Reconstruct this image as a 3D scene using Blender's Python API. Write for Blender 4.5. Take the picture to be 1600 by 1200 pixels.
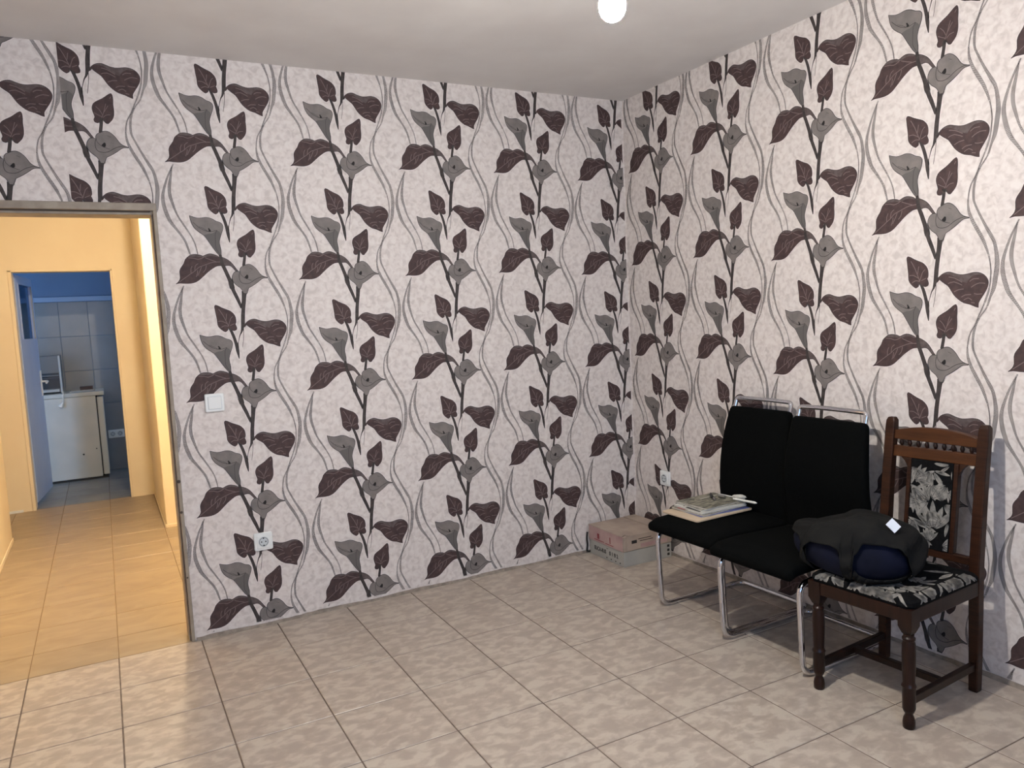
import bpy, math, random, json
from mathutils import Vector, Matrix
from mathutils.geometry import tessellate_polygon

for o in list(bpy.data.objects):
    bpy.data.objects.remove(o, do_unlink=True)
scene = bpy.context.scene
COL = scene.collection
random.seed(7)

# ------------------------------------------------------------------ camera
F_PX = 1199.05
YAW, PITCH, ROLL = 0.4869, -0.0913, -0.0500
CAM = Vector((-2.7611, -3.6885, 1.4094))
fwd = Vector((math.sin(YAW) * math.cos(PITCH), math.cos(YAW) * math.cos(PITCH), math.sin(PITCH)))
rgt = Vector((math.cos(YAW), -math.sin(YAW), 0.0))
upv = rgt.cross(fwd)
r2 = math.cos(ROLL) * rgt + math.sin(ROLL) * upv
u2 = -math.sin(ROLL) * rgt + math.cos(ROLL) * upv
cam_data = bpy.data.cameras.new('camera')
cam_data.sensor_width = 36.0
cam_data.lens = 36.0 * F_PX / 1600.0
cam_data.clip_start = 0.02
cam = bpy.data.objects.new('camera', cam_data)
COL.objects.link(cam)
cam.matrix_world = Matrix(((r2.x, u2.x, -fwd.x, CAM.x), (r2.y, u2.y, -fwd.y, CAM.y),
                           (r2.z, u2.z, -fwd.z, CAM.z), (0, 0, 0, 1)))
scene.camera = cam

# ------------------------------------------------------------------ sky, exposure
world = bpy.data.worlds.new('world')
scene.world = world
world.use_nodes = True
wbg = world.node_tree.nodes['Background']
wbg.inputs['Color'].default_value = (0.36, 0.61, 1.0, 1)
wbg.inputs['Strength'].default_value = 7.8
scene.view_settings.view_transform = 'Standard'
scene.view_settings.look = 'None'
scene.view_settings.gamma = 1.0
scene.view_settings.use_curve_mapping = False
scene.view_settings.exposure = 0.0
BULB_STRENGTH = 2420.0
BULB_COLOR = (1.0, 0.95, 0.87)
HALL_STRENGTH = 3200.0
HALL_COLOR = (1.0, 0.86, 0.65)


def portal(name, loc, rot, sx, sy):
    d = bpy.data.lights.new(name, 'AREA')
    d.shape = 'RECTANGLE'; d.size = sx; d.size_y = sy
    d.cycles.is_portal = True
    o = bpy.data.objects.new(name, d)
    o.location = loc; o.rotation_euler = rot
    COL.objects.link(o)


portal('window_portal', (-2.2, -4.25, 1.5), (math.pi / 2, 0, 0), 1.4, 1.3)
portal('window_portal', (-1.2, 4.55, 1.45), (0, math.pi / 2, 0), 0.9, 0.8)

# ------------------------------------------------------------------ materials
def lin(c):
    return tuple(((v / 255.0) / 12.92 if v / 255.0 <= 0.04045 else (((v / 255.0) + 0.055) / 1.055) ** 2.4) for v in c)


MATS = {}


def mat(name, c, rough=0.6, c2=None, scale=10, detail=5, stretch=(1, 1, 1), lo=0.35, hi=0.65, bump=0.0, bscale=None,
        metal=0.0, spec=0.5, c3=None, rand=0.0, distort=0.0, coord='Object', sheen=0.0):
    m = bpy.data.materials.new(name); m.use_nodes = True
    nt = m.node_tree; N = nt.nodes; L = nt.links
    p = N['Principled BSDF']
    p.inputs['Base Color'].default_value = (*lin(c), 1)
    p.inputs['Roughness'].default_value = rough
    p.inputs['Metallic'].default_value = metal
    p.inputs['Specular IOR Level'].default_value = spec
    if sheen:
        p.inputs['Sheen Weight'].default_value = sheen
    if c2 is not None or bump:
        tc = N.new('ShaderNodeTexCoord'); mp = N.new('ShaderNodeMapping')
        mp.inputs['Scale'].default_value = stretch
        L.new(tc.outputs[coord], mp.inputs['Vector'])
        vec = mp.outputs['Vector']
        if rand:
            oi = N.new('ShaderNodeObjectInfo'); mul = N.new('ShaderNodeVectorMath'); mul.operation = 'SCALE'
            comb = N.new('ShaderNodeCombineXYZ')
            for k in range(3):
                L.new(oi.outputs['Random'], comb.inputs[k])
            L.new(comb.outputs[0], mul.inputs[0]); mul.inputs['Scale'].default_value = rand
            add = N.new('ShaderNodeVectorMath'); add.operation = 'ADD'
            L.new(vec, add.inputs[0]); L.new(mul.outputs[0], add.inputs[1]); vec = add.outputs[0]
    if c2 is not None:
        nz = N.new('ShaderNodeTexNoise'); nz.inputs['Scale'].default_value = scale
        nz.inputs['Detail'].default_value = detail; nz.inputs['Distortion'].default_value = distort
        L.new(vec, nz.inputs['Vector'])
        rp = N.new('ShaderNodeValToRGB'); e = rp.color_ramp.elements
        e[0].position = lo; e[0].color = (*lin(c), 1); e[1].position = hi; e[1].color = (*lin(c2), 1)
        if c3 is not None:
            x = e.new((lo + hi) / 2); x.color = (*lin(c3), 1)
        L.new(nz.outputs['Fac'], rp.inputs['Fac']); L.new(rp.outputs['Color'], p.inputs['Base Color'])
    if bump:
        nb = N.new('ShaderNodeTexNoise'); nb.inputs['Scale'].default_value = bscale or scale
        nb.inputs['Detail'].default_value = 4; L.new(vec, nb.inputs['Vector'])
        bp = N.new('ShaderNodeBump'); bp.inputs['Strength'].default_value = bump
        bp.inputs['Distance'].default_value = 0.01
        L.new(nb.outputs['Fac'], bp.inputs['Height']); L.new(bp.outputs['Normal'], p.inputs['Normal'])
    MATS[name] = m
    return m


def emit(name, c, s):
    m = bpy.data.materials.new(name); m.use_nodes = True
    nt = m.node_tree; nt.nodes.clear()
    e = nt.nodes.new('ShaderNodeEmission'); o = nt.nodes.new('ShaderNodeOutputMaterial')
    e.inputs['Color'].default_value = (*c, 1); e.inputs['Strength'].default_value = s
    nt.links.new(e.outputs[0], o.inputs[0])
    MATS[name] = m
    return m


def glassmat(name, tint=(0.9, 0.95, 1.0), gloss=0.1, rough=0.02):
    m = bpy.data.materials.new(name); m.use_nodes = True
    nt = m.node_tree; nt.nodes.clear(); N = nt.nodes
    t = N.new('ShaderNodeBsdfTransparent'); g = N.new('ShaderNodeBsdfGlossy'); x = N.new('ShaderNodeMixShader')
    o = N.new('ShaderNodeOutputMaterial')
    t.inputs['Color'].default_value = (*tint, 1); g.inputs['Roughness'].default_value = rough
    x.inputs[0].default_value = gloss
    nt.links.new(t.outputs[0], x.inputs[1]); nt.links.new(g.outputs[0], x.inputs[2]); nt.links.new(x.outputs[0], o.inputs[0])
    MATS[name] = m
    return m


mat('paper', (222, 215, 210), 0.75, (202, 193, 188), 40, 8, (1, 1, 1), 0.38, 0.64, bump=0.05, bscale=120, distort=0.6, c3=(215, 206, 201))
mat('halo', (228, 218, 215), 0.75)
mat('ribbon', (66, 59, 59), 0.75)
mat('stem', (48, 42, 41), 0.75, (66, 59, 57), 60, 3)
mat('leaf', (76, 57, 56), 0.75, (61, 46, 46), 45, 4)
mat('leaf_rim', (98, 88, 86), 0.75, (78, 66, 65), 60, 4)
mat('vein', (118, 102, 100), 0.75)
mat('calla', (114, 108, 105), 0.75, (128, 121, 117), 25, 3)
mat('calla_low', (98, 94, 92), 0.75)
mat('ink', (48, 45, 45), 0.75)
mat('dot', (22, 18, 18), 0.75)
mat('plaster', (226, 223, 220), 0.85, (218, 214, 211), 3, 4, bump=0.04, bscale=60)
mat('mortar', (150, 139, 127), 0.9, (122, 112, 102), 30, 5, bump=0.4, bscale=90)
mat('hall_grout', (138, 118, 92), 0.9, (128, 108, 84), 20, 4)
mat('grout', (118, 104, 94), 0.9, (98, 86, 78), 20, 4)
mat('tile', (190, 179, 165), 0.34, (166, 153, 141), 20, 13, (0.9, 1.25, 1), 0.40, 0.62, rand=37.0, distort=0.35, c3=(175, 162, 149), bump=0.03, bscale=30, spec=0.4)
mat('hall_tile', (164, 146, 120), 0.38, (150, 132, 108), 5, 7, (1, 2, 1), 0.35, 0.65, rand=37.0, distort=0.8, spec=0.4)
mat('kitchen_tile', (128, 128, 126), 0.35, (108, 110, 110), 5, 6, rand=20)
mat('hall_paint', (238, 222, 190), 0.85, (232, 214, 182), 2, 4, bump=0.05, bscale=40)
mat('blue_paint', (106, 127, 156), 0.8, (100, 120, 150), 3, 3)
mat('ledge_paint', (150, 166, 190), 0.7)
mat('wall_tile', (130, 133, 136), 0.3, (122, 126, 130), 4, 4, rand=11)
mat('white_wall', (220, 220, 222), 0.8)
mat('frame_metal', (156, 146, 130), 0.5, (140, 128, 114), 20, 4)
mat('frame_groove', (70, 60, 52), 0.7)
mat('door_paint', (178, 194, 222), 0.4, (170, 186, 216), 4, 3)
mat('white_plastic', (232, 234, 232), 0.4)
mat('socket_dark', (28, 30, 32), 0.6)
mat('socket_inner', (200, 206, 208), 0.45)
mat('chrome', (215, 215, 220), 0.05, metal=1.0)
mat('black_fabric', (9, 10, 10), 0.9, (6, 7, 7), 120, 2, bump=0.1, bscale=300, spec=0.06)
mat('wood', (58, 33, 20), 0.4, (36, 19, 12), 7, 6, (1, 1, 12), 0.3, 0.7, distort=0.5, spec=0.22)
mat('dark_wood', (42, 23, 16), 0.33, (26, 14, 10), 8, 6, (6, 6, 1), 0.3, 0.7, spec=0.25)
mat('crest_wood', (80, 47, 26), 0.36, (58, 33, 19), 6, 6, (8, 1, 10), 0.3, 0.7, distort=0.4, spec=0.22)
mat('upholstery', (12, 12, 13), 0.95, (20, 20, 21), 60, 3, spec=0.08)
mat('petal', (148, 144, 137), 0.95, (104, 102, 99), 50, 4, spec=0.1)
mat('petal_vein', (32, 32, 34), 0.9)
mat('navy', (11, 16, 38), 0.85, (8, 12, 29), 8, 4, spec=0.2)
mat('grey_cloth', (30, 30, 29), 0.95, (24, 24, 24), 14, 5, bump=0.15, bscale=200, spec=0.1)
mat('tag_white', (225, 232, 242), 0.6)
mat('carton', (178, 162, 148), 0.8, (158, 142, 130), 8, 5)
mat('carton_pink', (186, 160, 154), 0.8, (168, 136, 134), 9, 4)
mat('carton_grey', (172, 170, 162), 0.8, (156, 154, 148), 6, 4)
mat('print_red', (140, 62, 66), 0.8)
mat('print_black', (34, 32, 32), 0.8)
mat('fridge_white', (182, 183, 178), 0.4, (174, 176, 172), 5, 3)
mat('fridge_dark', (40, 40, 40), 0.6)
mat('appliance_grey', (94, 98, 102), 0.4)
mat('appliance_dark', (40, 48, 56), 0.25)
mat('tray_grey', (150, 150, 148), 0.5)
mat('appliance_light', (166, 168, 168), 0.5)
mat('brown_box', (62, 44, 42), 0.6)
mat('newsprint', (176, 172, 158), 0.8, (88, 86, 80), 60, 3, (1, 5, 1), 0.42, 0.6)
mat('magazine', (150, 146, 128), 0.6, (72, 70, 62), 14, 5, (1, 3, 1), 0.38, 0.62, distort=1.5)
mat('page', (206, 200, 188), 0.8, (150, 146, 138), 300, 1, (0.1, 0.1, 4))
mat('folder', (206, 186, 160), 0.7, (196, 176, 150), 8, 3)
mat('blue_sheet', (80, 88, 140), 0.6)
mat('red_print', (150, 84, 78), 0.7)
mat('pen_white', (226, 226, 218), 0.35)
mat('steel', (170, 172, 172), 0.3, metal=1.0)
mat('black_plastic', (24, 24, 26), 0.45)
mat('paper_white', (200, 198, 190), 0.85)
mat('window_white', (226, 228, 230), 0.5)
mat('cord_white', (210, 208, 200), 0.5)
emit('bulb_glow', BULB_COLOR, BULB_STRENGTH)
emit('hall_glow', HALL_COLOR, HALL_STRENGTH)
glassmat('pane')
glassmat('door_glass', (0.35, 0.46, 0.55), 0.12, 0.15)


# ------------------------------------------------------------------ mesh helpers
class MB:
    def __init__(s):
        s.v = []; s.f = []; s.m = []

    def face(s, pts, m=0):
        b = len(s.v); s.v.extend([tuple(p) for p in pts]); s.f.append(tuple(range(b, b + len(pts)))); s.m.append(m)

    def box(s, lo, hi, m=0, mx=None):
        x0, y0, z0 = lo; x1, y1, z1 = hi
        P = [(x0, y0, z0), (x1, y0, z0), (x1, y1, z0), (x0, y1, z0), (x0, y0, z1), (x1, y0, z1), (x1, y1, z1), (x0, y1, z1)]
        if mx is not None:
            P = [tuple(mx @ Vector(p)) for p in P]
        b = len(s.v); s.v.extend(P)
        for q in ((0, 3, 2, 1), (4, 5, 6, 7), (0, 1, 5, 4), (1, 2, 6, 5), (2, 3, 7, 6), (3, 0, 4, 7)):
            s.f.append(tuple(b + i for i in q)); s.m.append(m)

    def loft(s, rings, m=0, closed=True, cap=True):
        n = len(rings[0]); b = len(s.v)
        for r in rings:
            s.v.extend([tuple(p) for p in r])
        for i in range(len(rings) - 1):
            for j in range(n if closed else n - 1):
                k = (j + 1) % n
                s.f.append((b + i * n + j, b + i * n + k, b + (i + 1) * n + k, b + (i + 1) * n + j)); s.m.append(m)
        if cap:
            s.f.append(tuple(b + j for j in reversed(range(n)))); s.m.append(m)
            e = b + (len(rings) - 1) * n
            s.f.append(tuple(e + j for j in range(n))); s.m.append(m)

    def tube(s, pts, r, seg=10, m=0, close=False, cap=True):
        pts = [Vector(p) for p in pts]; n = len(pts); rings = []; up = None
        rad = r if isinstance(r, (list, tuple)) else [r] * n
        for i, p in enumerate(pts):
            if close:
                t = (pts[(i + 1) % n] - pts[i - 1]).normalized()
            else:
                t = (pts[min(i + 1, n - 1)] - pts[max(i - 1, 0)]).normalized()
            if up is None:
                up = Vector((0, 0, 1)) if abs(t.z) < 0.9 else Vector((1, 0, 0))
            a = t.cross(up).normalized(); up = a.cross(t).normalized()
            rings.append([p + rad[i] * (math.cos(2 * math.pi * k / seg) * a + math.sin(2 * math.pi * k / seg) * up) for k in range(seg)])
        if close:
            rings.append(rings[0]); cap = False
        s.loft(rings, m, True, cap)

    def lathe(s, prof, c=(0, 0, 0), seg=16, m=0, cap=True):
        s.loft([[(c[0] + r * math.cos(2 * math.pi * k / seg), c[1] + r * math.sin(2 * math.pi * k / seg), c[2] + z) for k in range(seg)] for z, r in prof], m, True, cap)

    def prism(s, poly, fn0, fn1, m=0):
        """poly 2d; fn0/fn1 map (u,v) to 3d for the two faces"""
        a = [fn0(u, v) for u, v in poly]; b_ = [fn1(u, v) for u, v in poly]
        s.loft([a, b_], m, True, True)

    def build(s, name, mats, parent=None, loc=None, rot=None, smooth=None, bevel=0.0, seg=2, solid=0.0, sub=0):
        me = bpy.data.meshes.new(name)
        me.from_pydata(s.v, [], s.f)
        if isinstance(mats, str):
            mats = [mats]
        for q in mats:
            me.materials.append(MATS[q])
        if len(mats) > 1:
            me.polygons.foreach_set('material_index', s.m)
        if smooth is not None:
            me.polygons.foreach_set('use_smooth', [True] * len(me.polygons))
            me.update()
            me.set_sharp_from_angle(angle=math.radians(smooth))
        me.update()
        o = bpy.data.objects.new(name, me); COL.objects.link(o)
        if parent is not None:
            o.parent = parent
        if loc is not None:
            o.location = loc
        if rot is not None:
            o.rotation_euler = rot
        if solid:
            md = o.modifiers.new('solid', 'SOLIDIFY'); md.thickness = solid; md.offset = 0
        if sub:
            md = o.modifiers.new('sub', 'SUBSURF'); md.levels = sub; md.render_levels = sub
        if bevel:
            md = o.modifiers.new('bevel', 'BEVEL'); md.width = bevel; md.segments = seg; md.limit_method = 'ANGLE'
        return o


def empty(name, loc=(0, 0, 0), rz=0.0):
    o = bpy.data.objects.new(name, None); COL.objects.link(o)
    o.location = loc; o.rotation_euler = (0, 0, rz); o.empty_display_size = 0.05
    return o


def tag(o, label, cat, group=None):
    o['label'] = label; o['category'] = cat
    if group:
        o['group'] = group
    return o


def struct(o, label=None):
    o['kind'] = 'structure'
    if label:
        o['label'] = label
    return o


def boxpart(name, m, lo, hi, parent=None, bevel=0.0, **k):
    b = MB(); b.box(lo, hi)
    return b.build(name, m, parent, bevel=bevel, **k)


def arc_path(pts, r, n=6):
    """round the inner corners of a polyline"""
    pts = [Vector(p) for p in pts]; out = [pts[0]]
    for i in range(1, len(pts) - 1):
        a = (pts[i - 1] - pts[i]); b = (pts[i + 1] - pts[i])
        d = min(r, a.length * 0.49, b.length * 0.49)
        p0 = pts[i] + a.normalized() * d; p1 = pts[i] + b.normalized() * d
        for k in range(n + 1):
            t = k / n
            out.append((1 - t) ** 2 * p0 + 2 * t * (1 - t) * pts[i] + t * t * p1)
    out.append(pts[-1])
    return out

# ------------------------------------------------------------------ wallpaper print (flat, millimetres around the lower flower's eye)
MOTIF = json.loads('''{"P":{"flowerA":[[-219.4,271.7],[-209.8,267.8],[-189.1,261.4],[-170.3,261.8],[-154.7,264.3],[-139.3,263.1],[-124.1,257.3],[-108.9,247.6],[-94.0,243.0],[-85.6,235.3],[-82.7,223.8],[-86.5,205.3],[-95.5,182.3],[-102.5,158.6],[-101.6,139.1],[-98.6,119.3],[-99.6,100.0],[-109.2,98.7],[-118.3,108.5],[-130.5,127.2],[-142.7,147.4],[-153.5,166.1],[-165.9,185.1],[-183.1,198.1],[-198.9,212.3],[-208.4,226.9],[-214.7,243.7]],"flowerA_low":[[-167.4,185.4],[-148.8,191.9],[-130.3,194.1],[-109.0,208.2],[-95.5,196.0],[-95.5,182.3],[-102.5,158.6],[-101.6,139.1],[-98.6,119.3],[-99.6,100.0],[-109.2,98.7],[-118.3,108.5],[-142.7,147.4],[-153.5,166.1]],"dotA":[[-147.1,216.2],[-142.5,217.3],[-134.9,206.1],[-136.4,201.4],[-145.6,203.1],[-144.1,209.2]],"leaf3":[[-298.4,-26.8],[-285.5,-15.0],[-278.6,0.4],[-279.1,25.5],[-273.3,42.3],[-259.8,61.0],[-251.5,80.2],[-238.3,92.8],[-225.2,100.9],[-205.8,102.3],[-186.7,98.8],[-177.2,94.5],[-164.6,100.3],[-149.0,104.4],[-133.6,102.0],[-118.3,96.0],[-109.2,89.0],[-94.2,87.5],[-76.3,78.5],[-61.5,66.6],[-49.8,51.2],[-41.0,37.7],[-33.7,26.5],[-42.5,24.2],[-51.2,35.0],[-60.0,45.8],[-70.4,50.9],[-85.2,50.2],[-103.3,50.5],[-121.5,48.9],[-136.9,41.2],[-152.4,30.6],[-164.9,20.9],[-174.4,12.2],[-187.1,0.9],[-200.0,-10.5],[-216.1,-20.1],[-235.7,-25.1],[-258.8,-25.4],[-282.1,-23.6]],"leaf3_stalk":[[-95.7,86.9],[-76.3,78.5],[-61.5,66.6],[-49.8,51.2],[-33.7,26.5],[-42.5,24.2],[-51.2,35.0],[-60.0,45.8],[-70.4,50.9],[-94.2,51.5]],"leaf3_rim":[[-238.3,92.8],[-225.2,100.9],[-205.8,102.3],[-186.7,98.8],[-177.2,94.5],[-164.6,100.3],[-149.0,104.4],[-133.6,102.0],[-118.3,96.0],[-109.2,89.0],[-118.4,89.0],[-136.7,94.6],[-155.3,93.2],[-171.0,88.5],[-193.1,90.4],[-218.8,91.3]],"leaf2":[[46.3,211.9],[51.0,204.4],[51.9,184.6],[50.5,166.4],[51.4,147.8],[50.1,124.3],[43.9,106.8],[34.2,95.1],[25.9,86.3],[17.6,87.7],[11.9,96.1],[9.7,103.1],[6.3,107.7],[-0.8,107.5],[-4.5,104.1],[-5.0,93.4],[-13.5,87.2],[-23.6,90.9],[-26.5,100.9],[-22.2,111.0],[-25.0,123.6],[-28.5,137.7],[-28.5,151.3],[-22.2,166.3],[-8.0,177.2],[11.7,188.2],[28.4,200.9],[38.1,208.3]],"flowerB":[[-7.8,48.0],[2.1,53.3],[14.8,56.0],[27.4,52.2],[39.9,42.4],[51.0,28.8],[62.0,11.4],[75.6,0.3],[94.5,-6.1],[93.2,-9.1],[78.4,-9.3],[67.5,-13.2],[51.2,-25.7],[34.6,-37.1],[17.8,-47.2],[8.0,-52.8],[3.8,-63.2],[-3.3,-77.3],[-16.2,-76.0],[-23.4,-60.2],[-30.7,-49.8],[-45.2,-38.5],[-57.0,-23.3],[-61.4,-7.6],[-58.4,8.5],[-49.6,21.1],[-36.5,25.4],[-26.4,22.1],[-25.0,34.1],[-17.8,44.0]],"dotB":[[3.6,8.6],[8.7,6.5],[9.3,-3.0],[6.5,-9.4],[0.8,-10.0],[-7.7,-3.5],[-3.5,1.4]],"leaf1":[[-147.2,-130.4],[-142.5,-124.6],[-133.2,-127.4],[-116.3,-137.3],[-98.0,-145.9],[-82.9,-152.8],[-71.0,-163.5],[-62.6,-176.7],[-59.7,-193.7],[-60.6,-207.6],[-64.4,-212.9],[-58.5,-230.0],[-60.6,-239.7],[-71.0,-243.4],[-83.0,-238.5],[-92.1,-229.5],[-98.1,-230.6],[-98.7,-240.4],[-108.8,-247.0],[-118.0,-242.2],[-131.9,-228.6],[-139.6,-213.9],[-140.5,-190.9],[-143.5,-167.8],[-145.6,-147.7]],"leaf4":[[-16.6,-210.4],[-6.6,-201.5],[7.7,-195.6],[21.9,-194.4],[35.9,-198.9],[52.6,-204.7],[71.9,-207.6],[90.9,-205.4],[109.7,-202.2],[128.2,-203.5],[144.0,-210.4],[155.8,-221.6],[162.3,-235.1],[162.4,-248.1],[157.3,-263.5],[147.0,-281.4],[135.4,-299.3],[128.8,-312.3],[128.9,-328.2],[115.6,-323.8],[96.8,-315.2],[75.0,-309.1],[55.7,-296.2],[38.9,-279.2],[26.2,-259.5],[16.3,-245.3],[2.1,-234.9],[-10.9,-224.6],[-15.2,-218.8],[-23.9,-229.3],[-26.8,-226.4]],"leaf4_rim":[[-6.6,-201.5],[7.7,-195.6],[21.9,-194.4],[35.9,-198.9],[52.6,-204.7],[71.9,-207.6],[90.9,-205.4],[109.7,-202.2],[128.2,-203.5],[144.0,-210.4],[133.5,-212.3],[112.4,-212.2],[96.4,-223.1],[85.6,-238.4],[69.2,-232.1],[47.1,-218.6],[24.7,-204.9],[4.9,-202.2]]},"S":{"stemA1":[[-104.4,99.4,12.3],[-101.7,80.9,13.0],[-98.7,58.2,15.0],[-89.7,34.8,15.7],[-79.3,5.6,16.4],[-68.9,-26.1,17.0],[-62.1,-54.6,17.0]],"stemA2":[[-68.9,-26.1,17.0],[-61.7,-57.3,15.9],[-51.7,-83.3,15.9],[-42.9,-106.2,14.6],[-36.2,-128.9,10.8],[-35.0,-144.2,1.9]],"stem2":[[2.9,108.2,10.8],[-0.7,82.0,12.6],[-7.2,47.9,13.2]],"stemB":[[-12.5,-68.2,26.7],[-15.3,-81.5,20.7],[-18.8,-111.3,18.5],[-23.1,-143.9,16.5],[-27.4,-176.6,17.5],[-29.7,-204.0,17.5],[-32.6,-226.0,14.3],[-39.3,-250.6,8.0],[-47.3,-264.2,4.8],[-56.1,-294.6,2.5],[-60.6,-322.5,1.6]],"stemB2":[[-29.7,-237.3,2.5],[-32.6,-276.0,1.9],[-38.4,-309.2,1.9],[-40.8,-321.7,1.3]],"stem1":[[-92.7,-228.6,7.6],[-81.5,-251.2,12.7],[-72.5,-279.8,13.4],[-66.6,-308.2,13.4],[-62.7,-336.5,14.3],[-59.1,-371.8,3.8]]},"V":[[[-283.8,-18.1,3.1],[-258.6,-0.5,3.1],[-232.2,18.1,3.1],[-215.9,29.0,3.1],[-199.7,44.1,3.1],[-183.7,50.5,3.1],[-161.7,58.8,3.1],[-136.8,66.5,3.1],[-106.3,67.7,3.1]],[[-204.6,31.8,3.1],[-206.2,19.1,3.1],[-212.8,2.6,3.1]],[[-186.9,46.7,3.1],[-193.4,31.8,3.1],[-206.3,7.6,3.1]],[[-166.4,53.8,3.1],[-171.2,34.5,3.1],[-182.3,21.7,3.1]],[[-238.3,87.0,3.1],[-215.6,85.1,3.1],[-199.5,79.9,3.1],[-180.4,85.6,3.1],[-172.5,91.6,3.1]],[[-167.8,86.6,3.1],[-149.1,78.2,3.1],[-124.5,69.0,3.1]],[[-232.2,18.1,3.1],[-232.0,36.9,3.1],[-225.5,50.5,3.1]],[[-215.9,29.0,3.1],[-212.5,51.6,3.1],[-199.6,61.3,3.1]],[[3.5,109.5,2.7],[11.9,130.8,2.7],[23.5,168.7,2.7]],[[11.9,130.8,2.7],[25.8,152.4,2.7],[31.3,160.7,2.7]],[[4.9,113.3,2.7],[-10.7,121.2,2.7],[-22.2,128.6,2.7]],[[9.1,111.2,2.7],[20.3,121.4,2.7],[36.9,123.9,2.7]],[[6.3,123.8,2.7],[-2.2,141.3,2.7],[-15.0,154.3,2.7]],[[39.5,189.5,2.7],[45.0,199.0,2.7]],[[-93.6,-222.4,3.2],[-113.3,-173.0,3.2],[-130.1,-143.3,3.2]],[[-98.1,-210.8,3.2],[-119.5,-198.1,3.2],[-136.5,-198.3,3.2]],[[-93.6,-219.5,3.2],[-83.0,-189.2,3.2],[-72.5,-178.8,3.2]],[[-102.6,-193.5,3.2],[-98.0,-165.6,3.2]],[[-87.5,-219.9,3.2],[-68.0,-211.3,3.2]],[[-95.1,-222.3,3.2],[-110.3,-218.5,3.2],[-125.7,-226.1,3.2]],[[19.1,-212.7,3.2],[41.5,-218.3,3.2],[69.2,-234.8,3.2]],[[129.7,-225.2,3.2],[109.8,-225.2,3.2],[96.4,-233.7,3.2]],[[16.3,-237.1,3.2],[38.8,-231.6,3.2],[69.3,-245.5,3.2]],[[152.0,-243.6,3.2],[131.1,-241.1,3.2],[112.6,-248.0,3.2],[101.9,-255.3,3.2]],[[38.9,-268.3,3.2],[55.6,-261.0,3.2],[74.8,-259.3,3.2]],[[141.8,-279.8,3.2],[123.4,-280.3,3.2],[112.7,-277.2,3.2]],[[66.7,-288.5,3.2],[80.4,-281.0,3.2],[102.0,-280.7,3.2]],[[75.0,-299.6,3.2],[91.3,-292.2,3.2],[104.8,-300.8,3.2]],[[102.1,-308.7,3.2],[115.6,-311.8,3.2]]],"F":[[[-206.7,242.2,2.4],[-189.3,224.7,2.4],[-170.5,211.3,2.4],[-148.7,202.5,2.4],[-130.3,202.5,2.4],[-109.0,208.2,2.4]],[[-183.0,223.5,1.7],[-164.2,214.4,1.7],[-148.7,203.6,1.7]],[[-109.0,206.8,2.0],[-118.1,191.9,2.0],[-119.7,158.9,2.0],[-119.8,128.3,2.0],[-106.2,103.8,2.0]],[[-25.0,26.0,2.1],[-22.1,9.2,2.1],[-9.1,-4.7,2.1],[2.2,-11.0,2.1],[23.4,-18.2,2.1]],[[-26.4,19.4,2.7],[-30.1,4.9,2.7],[-29.3,-14.4,2.7],[-22.0,-27.5,2.7],[-4.8,-32.3,2.7],[15.0,-29.3,2.7],[34.6,-17.0,2.7],[51.1,-8.4,2.7],[75.6,-2.3,2.7],[94.5,-6.1,2.7]],[[17.7,37.6,1.5],[30.3,31.8,1.5]]],"R":{"a":[[132.3,175.5,4.6],[115.6,135.6,4.6],[98.5,104.9,4.6],[89.8,62.7,4.6],[91.5,18.6,8.2],[109.1,-27.5,11.2],[138.7,-81.8,11.2],[155.8,-124.6,7.1],[165.6,-159.2,4.1],[170.6,-198.1,3.6],[169.4,-226.9,3.6],[166.2,-255.7,4.6],[159.2,-284.5,6.1],[142.6,-327.8,4.6],[132.3,-350.2,4.6]],"b":[[137.1,169.8,4.6],[120.4,139.5,6.1],[110.8,102.8,7.6],[108.6,59.8,7.6],[116.1,32.1,6.1],[143.1,-27.0,7.6],[169.8,-78.1,11.2],[181.8,-103.2,10.2],[189.1,-142.1,12.2],[191.7,-180.5,15.3],[187.3,-218.4,15.3],[180.6,-261.3,13.3],[169.8,-289.8,7.1],[157.1,-328.2,5.1],[137.1,-355.9,4.6]],"c":[[-266.5,-34.7,4.8],[-292.8,-87.7,6.0],[-310.7,-137.3,8.4],[-319.9,-177.8,11.9],[-317.3,-219.2,14.3],[-305.8,-261.1,14.3],[-294.3,-287.4,11.9],[-265.6,-329.5,7.8],[-243.0,-370.9,7.8],[-228.0,-432.2,4.8]],"d":[[-272.2,-44.2,3.6],[-281.2,-88.8,8.4],[-290.2,-133.8,11.9],[-290.5,-169.6,11.9],[-282.1,-205.9,9.5],[-268.0,-252.7,6.0],[-248.2,-289.2,6.0],[-220.2,-340.8,4.8],[-204.7,-381.5,4.8],[-198.2,-422.0,3.6]]}}''')
PERIOD = 0.5257
CEIL = 2.596


def smooth_poly(p):
    n = len(p); out = []
    def ang(i):
        a = Vector((p[i][0] - p[i - 1][0], p[i][1] - p[i - 1][1])); b = Vector((p[(i + 1) % n][0] - p[i][0], p[(i + 1) % n][1] - p[i][1]))
        return a.angle(b) if a.length > 0 and b.length > 0 else 0
    sh = [ang(i) > 0.95 for i in range(n)]
    for i in range(n):
        p0, p1, p2, p3 = p[i - 1], p[i], p[(i + 1) % n], p[(i + 2) % n]
        out.append(tuple(p1[:2]))
        if sh[i]:
            p0 = p1
        if sh[(i + 1) % n]:
            p3 = p2
        out.append(tuple(-0.0625 * p0[k] + 0.5625 * p1[k] + 0.5625 * p2[k] - 0.0625 * p3[k] for k in range(2)))
    return out


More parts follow.
